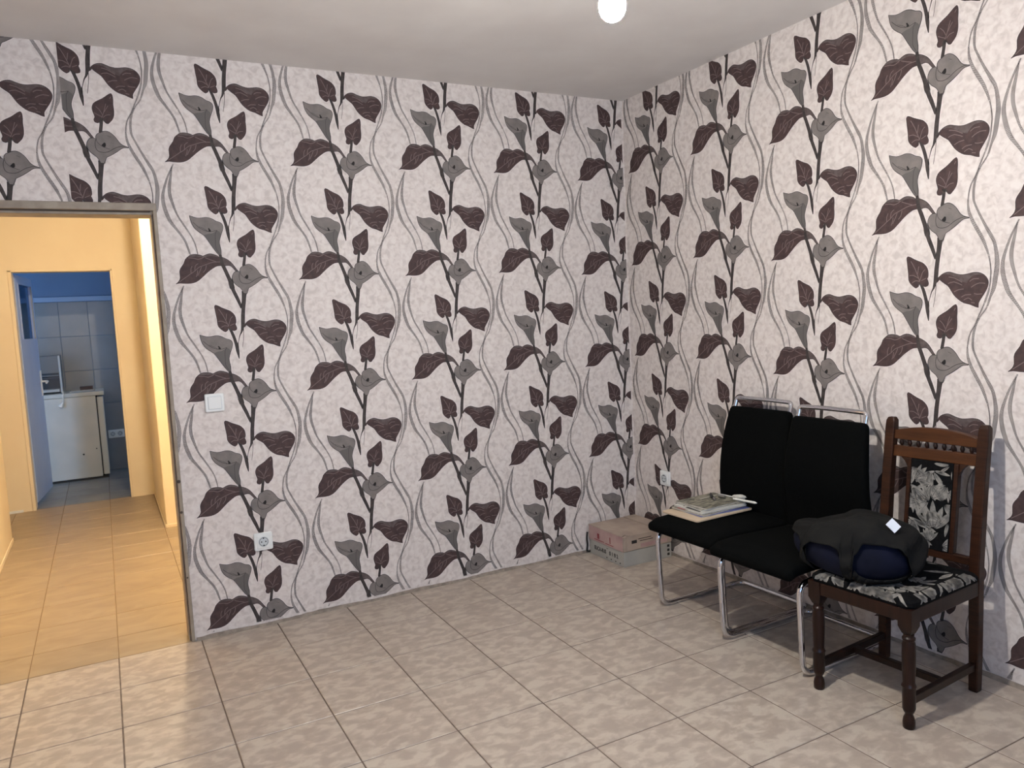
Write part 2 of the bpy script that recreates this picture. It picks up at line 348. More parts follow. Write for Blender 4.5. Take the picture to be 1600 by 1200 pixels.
def offset_poly(p, d):
    n = len(p); area = sum(p[i - 1][0] * p[i][1] - p[i][0] * p[i - 1][1] for i in range(n)); s = 1 if area > 0 else -1
    out = []
    for i in range(n):
        a = Vector((p[i][0] - p[i - 1][0], p[i][1] - p[i - 1][1])).normalized(); b = Vector((p[(i + 1) % n][0] - p[i][0], p[(i + 1) % n][1] - p[i][1])).normalized()
        nn = Vector((a.y + b.y, -a.x - b.x)) * s
        if nn.length < 1e-4:
            nn = Vector((a.y, -a.x)) * s
        nn.normalize()
        out.append((p[i][0] + nn.x * d, p[i][1] + nn.y * d))
    return out


def tris(p):
    t = tessellate_polygon([[Vector((a, b, 0)) for a, b in p]])
    return [[p[i] for i in q] for q in t]


def smooth_line(pts):
    out = []
    n = len(pts)
    for i in range(n - 1):
        p0 = pts[max(i - 1, 0)]; p1 = pts[i]; p2 = pts[i + 1]; p3 = pts[min(i + 2, n - 1)]
        out.append(p1)
        out.append(tuple(-0.0625 * p0[k] + 0.5625 * p1[k] + 0.5625 * p2[k] - 0.0625 * p3[k] for k in range(3)))
    out.append(pts[-1])
    return out


def strip(pts, extra=0.0, ws=1.0):
    n = len(pts); L = []; R = []
    for i, (x, y, w) in enumerate(pts):
        a = pts[max(i - 1, 0)]; b = pts[min(i + 1, n - 1)]
        t = Vector((b[0] - a[0], b[1] - a[1])).normalized(); h = w * ws / 2 + extra
        L.append((x - t.y * h, y + t.x * h)); R.append((x + t.y * h, y - t.x * h))
    return [[L[i], R[i], R[i + 1], L[i + 1]] for i in range(n - 1)]


LAYERS = []   # (material index, offset, list of convex polys)
PRINT_MATS = ['paper', 'halo', 'ribbon', 'stem', 'leaf', 'leaf_rim', 'vein', 'calla', 'calla_low', 'ink', 'dot', 'plaster']


def make_layers():
    P = {k: smooth_poly([tuple(q) for q in v]) for k, v in MOTIF['P'].items()}
    S = {k: smooth_line([tuple(q) for q in v]) for k, v in MOTIF['S'].items()}
    halo = []
    for k in ('flowerA', 'leaf3', 'leaf2', 'flowerB', 'leaf1', 'leaf4'):
        halo += tris(offset_poly(P[k], 3.2))
    for k in S:
        if k != 'stemB2':
            halo += strip(S[k], 2.6)
    LAYERS.append((1, 0.00025, halo))
    hatch = []
    for k, r in MOTIF['R'].items():
        pts = smooth_line(smooth_line([tuple(q) for q in r]))
        d = 0.0; slant = 1.0 if k in ('a', 'c', 'd') else -1.0
        for i in range(len(pts) - 1):
            a, b = pts[i], pts[i + 1]; t = Vector((b[0] - a[0], b[1] - a[1])); ln = t.length
            if ln < 1e-6:
                continue
            t /= ln; nrm = Vector((-t.y, t.x))
            while d < ln:
                f = d / ln; w = a[2] + (b[2] - a[2]) * f
                c = Vector((a[0], a[1])) + t * d
                if w < 5.2:
                    e = 4.3
                    hatch.append([tuple(c + nrm * 0.9), tuple(c - nrm * 0.9), tuple(c - nrm * 0.9 + t * e), tuple(c + nrm * 0.9 + t * e)])
                    d += 4.0
                else:
                    th = 1.15; sk = t * (0.55 * w * slant)
                    hatch.append([tuple(c + nrm * w / 2 + sk - t * th), tuple(c - nrm * w / 2 - sk - t * th), tuple(c - nrm * w / 2 - sk + t * th), tuple(c + nrm * w / 2 + sk + t * th)])
                    d += 4.2
            d -= ln
        if max(q[2] for q in pts) > 5:
            for sgn in (-1, 1):
                edge = []
                for i, (x, y, w) in enumerate(pts):
                    a = pts[max(i - 1, 0)]; b = pts[min(i + 1, len(pts) - 1)]
                    t = Vector((b[0] - a[0], b[1] - a[1])).normalized()
                    edge.append((x - sgn * t.y * w / 2, y + sgn * t.x * w / 2, 0.7))
                hatch += strip(edge)
    LAYERS.append((2, 0.0004, hatch))
    st = []
    for k in ('stem2', 'stemB', 'stemB2', 'stem1', 'stemA2'):
        st += strip(S[k])
    LAYERS.append((3, 0.0005, st))
    lf = []
    for k in ('leaf3', 'leaf2', 'leaf1', 'leaf4'):
        lf += tris(P[k])
    LAYERS.append((4, 0.0007, lf))
    LAYERS.append((5, 0.0009, tris(P['leaf3_stalk']) + tris(P['leaf3_rim']) + tris(P['leaf4_rim'])))
    vn = []
    for v in MOTIF['V']:
        vn += strip(smooth_line([tuple(q) for q in v]), 0, 0.85)
    LAYERS.append((6, 0.0011, vn))
    LAYERS.append((3, 0.0013, strip(S['stemA1'])))
    ou = []
    for k in ('leaf3', 'leaf2', 'leaf1', 'leaf4'):
        q = P[k]; ou += strip([(a, b, 2.0) for a, b in q + q[:1]])
    LAYERS.append((3, 0.0012, ou))
    LAYERS.append((7, 0.0015, tris(P['flowerA']) + tris(P['flowerB'])))
    LAYERS.append((8, 0.0017, tris(P['flowerA_low'])))
    fl = []
    for v in MOTIF['F']:
        fl += strip(smooth_line([tuple(q) for q in v]), 0, 0.75)
    for k in ('flowerA', 'flowerB'):
        q = P[k]; fl += strip([(a, b, 2.1) for a, b in q + q[:1]])
    LAYERS.append((9, 0.0019, fl))
    LAYERS.append((10, 0.0021, tris(P['dotA']) + tris(P['dotB'])))


make_layers()
BB = [1e9, 1e9, -1e9, -1e9]
for _, _, ps in LAYERS:
    for q in ps:
        for x, y in q:
            BB = [min(BB[0], x), min(BB[1], y), max(BB[2], x), max(BB[3], y)]


def clip(poly, rect):
    for ax, val, sg in ((0, rect[0], 1), (0, rect[2], -1), (1, rect[1], 1), (1, rect[3], -1)):
        out = []
        for i in range(len(poly)):
            a = poly[i - 1]; b = poly[i]; da = (a[ax] - val) * sg; db = (b[ax] - val) * sg
            if (da >= 0) != (db >= 0):
                t = da / (da - db); out.append((a[0] + (b[0] - a[0]) * t, a[1] + (b[1] - a[1]) * t))
            if db >= 0:
                out.append(b)
        poly = out
        if len(poly) < 3:
            return None
    return poly


def print_motifs(mb, columns, place):
    """columns: (u, v of the first row, clip rects); place(u, v, offset) gives the point on the wall"""
    for u0, v0, rects in columns:
        for k in range(-1, 6):
            v = v0 - k * PERIOD
            for rect in rects:
                if u0 + BB[2] / 1000 < rect[0] or u0 + BB[0] / 1000 > rect[2] or v + BB[3] / 1000 < rect[1] or v + BB[1] / 1000 > rect[3]:
                    continue
                inside = u0 + BB[0] / 1000 >= rect[0] and u0 + BB[2] / 1000 <= rect[2] and v + BB[1] / 1000 >= rect[1] and v + BB[3] / 1000 <= rect[3]
                for m, off, polys in LAYERS:
                    for q in polys:
                        w = [(u0 + x / 1000, v + y / 1000) for x, y in q]
                        if not inside:
                            w = clip(w, rect)
                            if w is None:
                                continue
                        mb.face([place(a, b, off) for a, b in w], m)


# ------------------------------------------------------------------ the room shell
XL, YR = -3.50, -4.25          # left wall, rear wall (behind the camera)
DX, DZ = -2.508, 1.955         # door opening: right edge, top
DXL = -3.36
TH = 0.12
wb = MB()
wb.box((DX, 0, 0), (0.12, TH, CEIL))
wb.box((XL, 0, DZ), (DX, TH, CEIL))
wb.box((XL, 0, 0), (DXL, TH, DZ))
R1 = (DX, 0.022, -0.011, CEIL); R2 = (-2.82, DZ, DX, CEIL); R3 = (XL, DZ, -2.82, CEIL)
cols = [(-3.0145, 2.0987, [R3]), (-3.5445, 2.0987, [R3]), (-2.6838, 2.1976, [R1, R2]), (-2.1542, 2.1643, [R1, R2]), (-1.6185, 2.1713, [R1]),
        (-1.0863, 2.1776, [R1]), (-0.5566, 2.183, [R1]), (-0.0292, 2.1614, [R1])]
print_motifs(wb, cols, lambda a, b, off: (a, -off, b))
struct(tag(wb.build('wall_back', PRINT_MATS), 'far wall papered with brown leaves and grey calla flowers, doorway at its left', 'wall'))
wr = MB()
wr.box((0, YR - 0.12, 0), (0.12, 0, CEIL))
RR = (0.001, 0.018, -YR, CEIL)
cols = [(0.3374, 2.205, [RR]), (0.866, 2.2029, [RR]), (1.3944, 2.1445, [RR]), (1.922, 2.2019, [RR])]
cols += [(1.922 + 0.53 * i, 2.2019, [RR]) for i in range(1, 5)]
print_motifs(wr, cols, lambda a, b, off: (-off, -a, b))
struct(tag(wr.build('wall_right', PRINT_MATS), 'right wall papered with brown leaves and grey calla flowers, behind the chairs', 'wall'))
wl = MB()
wl.box((XL - 0.12, YR - 0.12, 0), (XL, TH, CEIL))
RL = (YR, 0.02, -0.001, CEIL)
print_motifs(wl, [(-0.3 - 0.53 * i, 2.18, [RL]) for i in range(8)], lambda a, b, off: (XL + off, a, b))
struct(tag(wl.build('wall_left', PRINT_MATS), 'left wall of the room papered with the same calla flower pattern', 'wall'))
wq = MB()
WX0, WX1, WZ0, WZ1 = -2.9, -1.5, 0.85, 2.15
wq.box((XL - 0.12, YR - 0.12, 0), (WX0, YR, CEIL)); wq.box((WX1, YR - 0.12, 0), (0.12, YR, CEIL))
wq.box((WX0, YR - 0.12, 0), (WX1, YR, WZ0)); wq.box((WX0, YR - 0.12, WZ1), (WX1, YR, CEIL))
struct(tag(wq.build('wall_rear', ['paper']), 'rear wall of the room with the window', 'wall'))


def window(name, x0, x1, z0, z1, y, axis, label):
    r = struct(tag(empty(name), label, 'window'))
    fn = (lambda a, b, c: (a, y + b, c)) if axis == 'y' else (lambda a, b, c: (y + b, a, c))
    def bb(nm, m, a0, a1, c0, c1, d):
        p = fn(a0, -d, c0); q = fn(a1, d, c1)
        boxpart(nm, m, tuple(min(i, j) for i, j in zip(p, q)), tuple(max(i, j) for i, j in zip(p, q)), r, bevel=0.004)
    w = 0.05; xm = (x0 + x1) / 2
    bb('window_frame', 'window_white', x0, x1, z0, z0 + w, 0.03); bb('window_frame', 'window_white', x0, x1, z1 - w, z1, 0.03)
    for a in (x0, xm - w / 2, x1 - w):
        bb('window_frame', 'window_white', a, a + w, z0 + w, z1 - w, 0.03)
    for a, b in ((x0 + w, xm - w / 2), (xm + w / 2, x1 - w)):
        bb('window_pane', 'pane', a, b, z0 + w, z1 - w, 0.002)


window('window_1', WX0, WX1, WZ0, WZ1, YR - 0.08, 'y', 'white framed window in the rear wall')

boxpart_c = boxpart('ceiling', 'plaster', (XL - 0.12, YR - 0.12, CEIL), (0.12, TH, CEIL + 0.1))
struct(tag(boxpart_c, 'plain off-white plaster ceiling with the hanging bulb', 'ceiling'))

# floor tiles: one shared mesh per size
def tile_mesh(name, w, h, m, t=0.006, ch=0.0016):
    b = MB(); x, y = w / 2, h / 2
    lo = [(-x, -y, -t), (x, -y, -t), (x, y, -t), (-x, y, -t)]
    md = [(-x, -y, -ch), (x, -y, -ch), (x, y, -ch), (-x, y, -ch)]
    tp = [(-x + ch, -y + ch, 0), (x - ch, -y + ch, 0), (x - ch, y - ch, 0), (-x + ch, y - ch, 0)]
    b.loft([lo, md, tp])
    me = bpy.data.meshes.new(name); me.from_pydata(b.v, [], b.f); me.materials.append(MATS[m]); me.update()
    return me


def lay_tiles(parent, name, xs, ys, m, gap, flip=None):
    cache = {}
    for i in range(len(xs) - 1):
        for j in range(len(ys) - 1):
            w = round(xs[i + 1] - xs[i] - gap, 4); h = round(ys[j + 1] - ys[j] - gap, 4)
            if w < 0.01 or h < 0.01:
                continue
            key = (w, h)
            if key not in cache:
                cache[key] = tile_mesh(name, w, h, m)
            o = bpy.data.objects.new(name, cache[key]); COL.objects.link(o)
            o.parent = parent
            if flip is None:
                o.location = ((xs[i] + xs[i + 1]) / 2, (ys[j] + ys[j + 1]) / 2, random.uniform(-0.0004, 0.0002))
            else:
                o.location, o.rotation_euler = flip((xs[i] + xs[i + 1]) / 2, (ys[j] + ys[j + 1]) / 2)


def grid(a, b, g0, pitch):
    k = math.floor((a - g0) / pitch) - 1; out = [a]
    while g0 + k * pitch < b - 0.004:
        if g0 + k * pitch > a + 0.004:
            out.append(g0 + k * pitch)
        k += 1
    return out + [b]


fl = boxpart('floor', 'grout', (XL, YR, -0.08), (0, 0.0, -0.0022))
struct(tag(fl, 'marbled beige square floor tiles of the papered room', 'floor'))
lay_tiles(fl, 'floor_tile', grid(XL, 0, -0.790, 0.3375), grid(YR, 0.0, -0.335, 0.341), 'tile', 0.005)
fh = boxpart('floor_hall', 'hall_grout', (-3.8, 0.0, -0.08), (-0.9, 3.66, -0.0022))
struct(tag(fh, 'tan square floor tiles of the hallway beyond the doorway', 'floor'))
lay_tiles(fh, 'floor_tile', grid(-3.8, -0.9, -2.815, 0.338), grid(0.0, 3.66, 0.265, 0.338), 'hall_tile', 0.004)
fk = boxpart('floor_kitchen', 'grout', (-4.2, 3.66, -0.08), (-1.2, 5.30, -0.0022))
struct(tag(fk, 'grey floor tiles of the kitchen beyond the hallway', 'floor'))
lay_tiles(fk, 'floor_tile', grid(-4.2, -1.2, -2.815, 0.338), grid(3.66, 5.30, 3.99, 0.338), 'kitchen_tile', 0.004)

# rough mortar strip at the foot of the papered walls
def mortar(name, n, fn, label):
    b = MB(); rings = []
    for i in range(n + 1):
        t = i / n
        h = 0.013 + 0.003 * math.sin(i * 0.37) + random.uniform(-0.0015, 0.0015)
        d = 0.006 + random.uniform(0, 0.004)
        rings.append([fn(t, 0.0, 0.0), fn(t, d + 0.006, 0.0), fn(t, d, h * 0.6), fn(t, 0.0025, h)])
    b.loft(rings)
    struct(tag(b.build(name, 'mortar'), label, 'baseboard'))


mortar('baseboard_back', 90, lambda t, d, z: (DX + 0.01 + t * (-DX - 0.012), -d, z), 'rough mortar strip along the foot of the far wall')
mortar('baseboard_right', 110, lambda t, d, z: (-d, -0.01 + t * (YR + 0.02), z), 'rough mortar strip along the foot of the right wall')

# door frame
t1 = struct(tag(empty('trim_1', (DX, 0, 0)), 'grey beige metal door frame around the open doorway', 'door frame'))
def inw(a):
    return tuple(v - (DX if i == 0 else 0) for i, v in enumerate(a))
def tp(nm, m, lo, hi, bevel=0.003):
    return boxpart(nm, m, inw(lo), inw(hi), t1, bevel)
FW = 0.011
tp('door_jamb', 'frame_metal', (DX - FW, -0.010, 0), (DX + 0.004, 0.004, DZ))
tp('jamb_stop', 'frame_metal', (DX - 0.019, 0.010, 0), (DX - 0.0005, TH + 0.01, DZ - 0.044))
tp('jamb_groove', 'frame_groove', (DX - 0.014, 0.004, 0), (DX - 0.001, 0.010, DZ - 0.04))
tp('door_jamb', 'frame_metal', (DXL - 0.004, -0.010, 0), (DXL + FW, 0.004, DZ))
tp('jamb_stop', 'frame_metal', (DXL + 0.0005, 0.010, 0), (DXL + 0.030, TH + 0.01, DZ - 0.05))
tp('door_head', 'frame_metal', (DXL - 0.004, -0.012, DZ - 0.028), (DX + 0.004, 0.004, DZ + 0.004))
tp('head_groove', 'frame_groove', (DXL + 0.02, 0.004, DZ - 0.034), (DX - 0.02, 0.010, DZ))
tp('head_stop', 'frame_metal', (DXL, 0.010, DZ - 0.044), (DX, TH + 0.01, DZ - 0.0005))
for z, r in ((0.60, 0.006), (0.74, 0.008), (0.30, 0.004)):
    b = MB(); b.lathe([(0, r), (0.001, r)], seg=8)
    b.build('dent', 'frame_groove', t1, loc=(-0.006, -0.0105, z), rot=(math.pi / 2, 0, 0))

# hallway
hw = MB(); hw.box((-3.55, TH, 0), (-3.43, 2.61, CEIL)); hw.box((-3.85, 2.49, 0), (-3.55, 2.61, CEIL)); hw.box((-3.85, 2.61, 0), (-3.75, 3.62, CEIL))
struct(tag(hw.build('wall_hall_left', 'hall_paint'), 'cream left wall of the hallway', 'wall'))
hw = MB(); hw.box((-2.465, 2.285, 0), (-0.9, 3.62, CEIL)); hw.box((-1.0, TH, 0), (-0.9, 2.285, CEIL))
struct(tag(hw.build('wall_hall_right', 'hall_paint', bevel=0.012), 'bright cream right wall and corner of the hallway', 'wall'))
hw = MB(); D2L, D2R, D2Z = -3.372, -2.64, 1.95
hw.box((-3.85, 3.62, 0), (D2L, 3.75, CEIL)); hw.box((D2R, 3.62, 0), (-0.9, 3.75, CEIL)); hw.box((D2L, 3.62, D2Z), (D2R, 3.75, CEIL))
struct(tag(hw.build('wall_hall_far', 'hall_paint'), 'cream wall at the end of the hallway around the kitchen doorway', 'wall'))
hw = MB(); hw.box((DX, TH, 0), (-0.9, TH + 0.006, CEIL)); hw.box((-3.43, TH, 0), (DXL, TH + 0.006, CEIL)); hw.box((DXL, TH, DZ), (DX, TH + 0.006, CEIL))
struct(tag(hw.build('wall_hall_near', 'hall_paint'), 'hall side of the papered wall, cream paint', 'wall'))
struct(tag(boxpart('ceiling_hall', 'plaster', (-3.9, TH, CEIL), (-0.9, 3.75, CEIL + 0.1)), 'hallway ceiling', 'ceiling'))
struct(tag(boxpart('baseboard_hall_left', 'hall_paint', (-3.43, TH + 0.01, 0), (-3.422, 2.605, 0.028), bevel=0.003), 'thin cream skirting on the left hall wall', 'baseboard'))
hb = MB(); hb.box((-2.473, 2.30, 0), (-2.465, 3.62, 0.025)); hb.box((-2.47, 2.277, 0), (-1.01, 2.285, 0.025))
struct(tag(hb.build('baseboard_hall_right', 'hall_paint', bevel=0.003), 'thin cream skirting on the right hall wall', 'baseboard'))
struct(tag(boxpart('baseboard_hall_far', 'white_plastic', (-3.74, 3.61, 0), (-3.44, 3.62, 0.02), bevel=0.002), 'short white skirting at the end of the hallway', 'baseboard'))
# kitchen door frame
t2 = struct(tag(empty('trim_2', (D2R, 3.62, 0)), 'thin cream frame around the kitchen doorway', 'door frame'))
for nm, lo, hi in (('door_jamb', (D2R - 0.012, 3.612, 0), (D2R + 0.004, 3.76, D2Z)), ('door_jamb', (D2L - 0.004, 3.612, 0), (D2L + 0.022, 3.76, D2Z)),
                   ('door_head', (D2L - 0.004, 3.612, D2Z - 0.014), (D2R + 0.004, 3.76, D2Z + 0.004))):
    boxpart(nm, 'hall_paint', (lo[0] - D2R, lo[1] - 3.62, lo[2]), (hi[0] - D2R, hi[1] - 3.62, hi[2]), t2, bevel=0.003)

# kitchen
KY = 5.27
kw = boxpart('wall_kitchen_far', 'blue_paint', (-4.3, KY, 0), (-1.1, KY + 0.1, CEIL))
struct(tag(kw, 'blue kitchen wall with grey white tiles below', 'wall'))
lay_tiles(kw, 'wall_tile', [-3.638 + 0.2585 * i for i in range(10)], [0.0, 0.35, 0.70, 1.05, 1.40, 1.75], 'wall_tile', 0.003,
          flip=lambda a, b: ((a, KY - 0.006, b), (math.pi / 2, 0, 0)))
struct(tag(boxpart('trim_3', 'ledge_paint', (-4.2, KY - 0.022, 1.752), (-1.2, KY, 1.80), bevel=0.003), 'narrow blue ledge above the kitchen wall tiles', 'trim'))
struct(tag(boxpart('wall_kitchen_left', 'blue_paint', (-4.3, 3.75, 0), (-4.2, KY, CEIL)), 'left kitchen wall', 'wall'))
kr = MB(); kr.box((-1.2, 3.75, 0), (-1.1, 4.1, CEIL)); kr.box((-1.2, 5.0, 0), (-1.1, KY, CEIL)); kr.box((-1.2, 4.1, 0), (-1.1, 5.0, 1.05)); kr.box((-1.2, 4.1, 1.85), (-1.1, 5.0, CEIL))
struct(tag(kr.build('wall_kitchen_right', 'white_wall'), 'right kitchen wall with the window', 'wall'))
window('window_2', 4.1, 5.0, 1.05, 1.85, -1.14, 'x', 'white framed window of the kitchen')
struct(tag(boxpart('ceiling_kitchen', 'plaster', (-4.3, 3.75, CEIL), (-1.1, KY + 0.1, CEIL + 0.1)), 'kitchen ceiling', 'ceiling'))

# ------------------------------------------------------------------ kitchen door leaf, opened into the kitchen
HX, HY = -3.362, 3.775
ang = math.atan2(4.50 - HY, -3.292 - HX)
d1 = struct(tag(empty('door_1', (HX, HY, 0), ang), 'pale blue kitchen door with small upper glass pane, standing open', 'door'))
LW, LZ0, LZ1, LT = 0.73, 0.035, 1.93, 0.018
PX0, PX1, PZ0, PZ1 = 0.10, 0.62, 1.40, 1.86
b = MB()
b.box((0, -LT, LZ0), (LW, LT, PZ0)); b.box((0, -LT, PZ1), (LW, LT, LZ1))
b.box((0, -LT, PZ0), (PX0, LT, PZ1)); b.box((PX1, -LT, PZ0), (LW, LT, PZ1))
b.build('door_leaf', 'door_paint', d1)
boxpart('door_glass', 'door_glass', (PX0, -0.003, PZ0), (PX1, 0.003, PZ1), d1)
boxpart('pane_edge_strip', 'appliance_light', (PX1 - 0.012, -LT - 0.010, PZ0), (PX1 + 0.012, -LT, PZ1), d1, bevel=0.002)  # paler colour paints in the light reflected along the pane's far edge
boxpart('pane_edge_strip', 'door_paint', (PX0 - 0.012, -LT - 0.006, PZ0), (PX0 + 0.008, -LT, PZ1), d1, bevel=0.002)
b = MB(); b.box((LW - 0.065, -LT - 0.008, 0.88), (LW - 0.025, -LT, 1.11))
hp = b.build('handle_plate', 'white_plastic', d1, bevel=0.003)
b = MB(); b.tube(arc_path([(LW - 0.045, -LT - 0.006, 1.01), (LW - 0.045, -LT - 0.055, 1.01), (LW - 0.16, -LT - 0.06, 1.0)], 0.02), 0.009, 8)
b.build('lever', 'white_plastic', hp, smooth=40)

# ------------------------------------------------------------------ fridge and what stands on it
fx0, fx1, fy0, fy1 = -3.39, -2.862, 4.80, 5.25
fr = tag(empty('fridge', ((fx0 + fx1) / 2, (fy0 + fy1) / 2, 0)), 'small white under-counter fridge seen from its side in the kitchen', 'fridge')
fc = Vector(((fx0 + fx1) / 2, (fy0 + fy1) / 2, 0))
def rel(a, c):
    return tuple(a[i] - c[i] for i in range(3))
boxpart('body', 'fridge_white', rel((fx0, fy0, 0.022), fc), rel((fx1, fy1, 0.818), fc), fr, bevel=0.006)
boxpart('top_panel', 'fridge_white', rel((fx0, fy0 - 0.008, 0.8185), fc), rel((-2.786, fy1, 0.858), fc), fr, bevel=0.006)
boxpart('fridge_door', 'fridge_white', rel((-2.852, fy0 + 0.002, 0.035), fc), rel((-2.798, fy1, 0.805), fc), fr, bevel=0.008)
boxpart('door_seal', 'fridge_dark', rel((fx1, fy0 + 0.012, 0.04), fc), rel((-2.852, fy1 - 0.01, 0.80), fc), fr)
boxpart('plinth', 'fridge_dark', rel((fx0 + 0.01, fy0 + 0.02, 0.0), fc), rel((-2.81, fy1 - 0.01, 0.0215), fc), fr)
for (x, z, r) in ((-3.01, 0.255, 0.009), (-2.895, 0.30, 0.006)):
    b = MB(); b.lathe([(0, r), (0.001, r * 0.8)], seg=9)
    b.build('rust_spot', 'fridge_dark', fr, loc=rel((x, fy0 - 0.0002, z), fc), rot=(math.pi / 2, 0, 0))

ax0, ax1, ay0, ay1, az0, az1 = -3.388, -3.135, 4.93, 5.22, 0.8585, 1.225
ap = tag(empty('countertop_oven', ((ax0 + ax1) / 2, (ay0 + ay1) / 2, az0)), 'grey boxy appliance with dark front panel standing on the fridge', 'appliance')
ac = Vector(((ax0 + ax1) / 2, (ay0 + ay1) / 2, az0))
boxpart('body', 'appliance_grey', rel((ax0, ay0 + 0.006, az0 + 0.012), ac), rel((ax1, ay1, az1), ac), ap, bevel=0.004)
boxpart('side_post', 'appliance_light', rel((ax1 - 0.016, ay0 - 0.01, az0), ac), rel((ax1 + 0.002, ay0 + 0.006, az1), ac), ap, bevel=0.003)
boxpart('top_slot', 'appliance_dark', rel((ax0 + 0.01, ay0 - 0.002, az0 + 0.155), ac), rel((ax1 - 0.02, ay0 + 0.006, az0 + 0.20), ac), ap)
boxpart('slot_lip', 'appliance_grey', rel((ax0 + 0.01, ay0 - 0.012, az0 + 0.170), ac), rel((ax1 - 0.02, ay0 - 0.002, az0 + 0.182), ac), ap, bevel=0.002)
boxpart('glass_front', 'appliance_dark', rel((ax0 + 0.01, ay0, az0 + 0.05), ac), rel((ax1 - 0.02, ay0 + 0.006, az0 + 0.15), ac), ap)
boxpart('drip_tray', 'appliance_light', rel((ax0 + 0.01, ay0 - 0.02, az0 + 0.016), ac), rel((ax1 - 0.025, ay0 + 0.006, az0 + 0.042), ac), ap, bevel=0.003)
b = MB()
cb = arc_path([(-3.14, 5.0, 0.875), (-3.125, 4.9, 0.866), (-3.128, 4.783, 0.872), (-3.132, 4.778, 0.84), (-3.138, 4.776, 0.775)], 0.02)
b.tube([rel(p, ac) for p in cb], 0.0035, 7)
pc = b.build('power_cable', 'cord_white', ap, smooth=40)
b = MB(); b.lathe([(0, 0.007), (0.01, 0.010), (0.03, 0.020), (0.045, 0.021), (0.05, 0.012)], seg=12)
b.build('plug', 'cord_white', pc, loc=rel((-3.138, 4.776, 0.777), ac), rot=(math.radians(180), 0.5, 0), smooth=40)
b = MB(); b.box((-0.11, -0.07, 0), (0.11, 0.07, 0.008)); b.box((-0.11, -0.07, 0.008), (0.11, -0.062, 0.014)); b.box((-0.11, 0.062, 0.008), (0.11, 0.07, 0.014)); b.box((-0.11, -0.062, 0.008), (-0.102, 0.062, 0.014)); b.box((0.102, -0.062, 0.008), (0.11, 0.062, 0.014))
tag(b.build('serving_tray', 'tray_grey', None, loc=(-2.97, 5.0, 0.8585), bevel=0.002), 'flat white tray lying on top of the fridge', 'tray')
b = MB(); b.box((-0.055, -0.035, 0), (0.055, 0.035, 0.030)); b.box((-0.057, -0.037, 0.020), (0.057, 0.037, 0.036))
tag(b.build('small_box', 'brown_box', None, loc=(-2.935, 5.01, 0.8670), bevel=0.003), 'small dark brown box on the tray on the fridge', 'box')

# ------------------------------------------------------------------ switch and sockets
def rounded(w, h, r, n=4):
    out = []
    for cx, cy, a0 in ((w / 2 - r, h / 2 - r, 0), (-w / 2 + r, h / 2 - r, 90), (-w / 2 + r, -h / 2 + r, 180), (w / 2 - r, -h / 2 + r, 270)):
        for k in range(n + 1):
            a = math.radians(a0 + 90 * k / n); out.append((cx + r * math.cos(a), cy + r * math.sin(a)))
    return out


def plate(mb, w, h, r, d0, d1, ch=0.003, m=0):
    P = rounded(w, h, r)
    Q = rounded(w - 2 * ch, h - 2 * ch, max(r - ch, 0.001))
    mb.loft([[(u, v, d0) for u, v in P], [(u, v, d1 - ch) for u, v in P], [(u, v, d1) for u, v in Q]], m)


def wallthing(name, loc, rz, label, cat, group=None):
    o = tag(empty(name, loc), label, cat, group)
    o.rotation_euler = (math.pi / 2, 0, rz)
    return o


sw = wallthing('light_switch', (-2.336, -0.0025, 1.076), 0, 'white square light switch beside the doorway', 'switch')
b = MB(); plate(b, 0.082, 0.082, 0.006, 0, 0.009); b.build('frame', 'white_plastic', sw)
b = MB(); plate(b, 0.056, 0.056, 0.003, 0.009, 0.0125, 0.002); b.build('rocker', 'white_plastic', sw, rot=(0.03, 0, 0))
b = MB(); P = rounded(0.060, 0.060, 0.003); b.loft([[(u, v, 0.009) for u, v in P], [(u, v, 0.0094) for u, v in P]]); b.build('gap', 'socket_inner', sw)


def socket(name, loc, rz, label, group=None, twin=False):
    s = wallthing(name, loc, rz, label, 'socket', group)
    w = 0.15 if twin else 0.084
    b = MB(); plate(b, w, 0.084, 0.008, 0, 0.010); b.build('frame', 'white_plastic', s)
    b = MB(); plate(b, w - 0.022, 0.064, 0.006, 0.010, 0.013); b.build('cover', 'white_plastic', s)
    for cx in ((-0.034, 0.034) if twin else (0.0,)):
        b = MB(); b.lathe([(0.013, 0.024), (0.0145, 0.024), (0.0145, 0.0205), (0.0135, 0.020), (0.0134, 0.0)], (cx, 0, 0), 24, cap=False)
        wl_ = b.build('well', 'socket_inner', s, smooth=30)
        b = MB(); b.lathe([(0.0135, 0.0206), (0.0148, 0.0206), (0.0148, 0.0186), (0.0135, 0.0186)], (cx, 0, 0), 24, cap=False)
        b.build('rim', 'socket_dark', wl_) if False else b.build('rim', 'appliance_grey', wl_)
        for px, py in ((-0.0095, 0.0), (0.0095, 0.0)):
            b = MB(); b.lathe([(0.0136, 0.0032), (0.0142, 0.0032)], (cx + px, py, 0), 10); b.build('hole', 'socket_dark', wl_)
        for py in (-0.0175, 0.0175):
            b = MB(); b.box((cx - 0.003, py - 0.003, 0.0134), (cx + 0.003, py + 0.003, 0.0155)); b.build('earth_clip', 'socket_dark', wl_)
    return s


socket('wall_socket', (-2.174, -0.0025, 0.404), 0, 'white socket on the far wall below the light switch')
socket('wall_socket', (-0.0025, -0.289, 0.435), math.pi / 2 * -1, 'white socket on the right wall above the cardboard box')
socket('wall_socket', (-2.709, KY - 0.0065, 0.373), 0, 'twin socket low on the kitchen wall beside the fridge', twin=True)

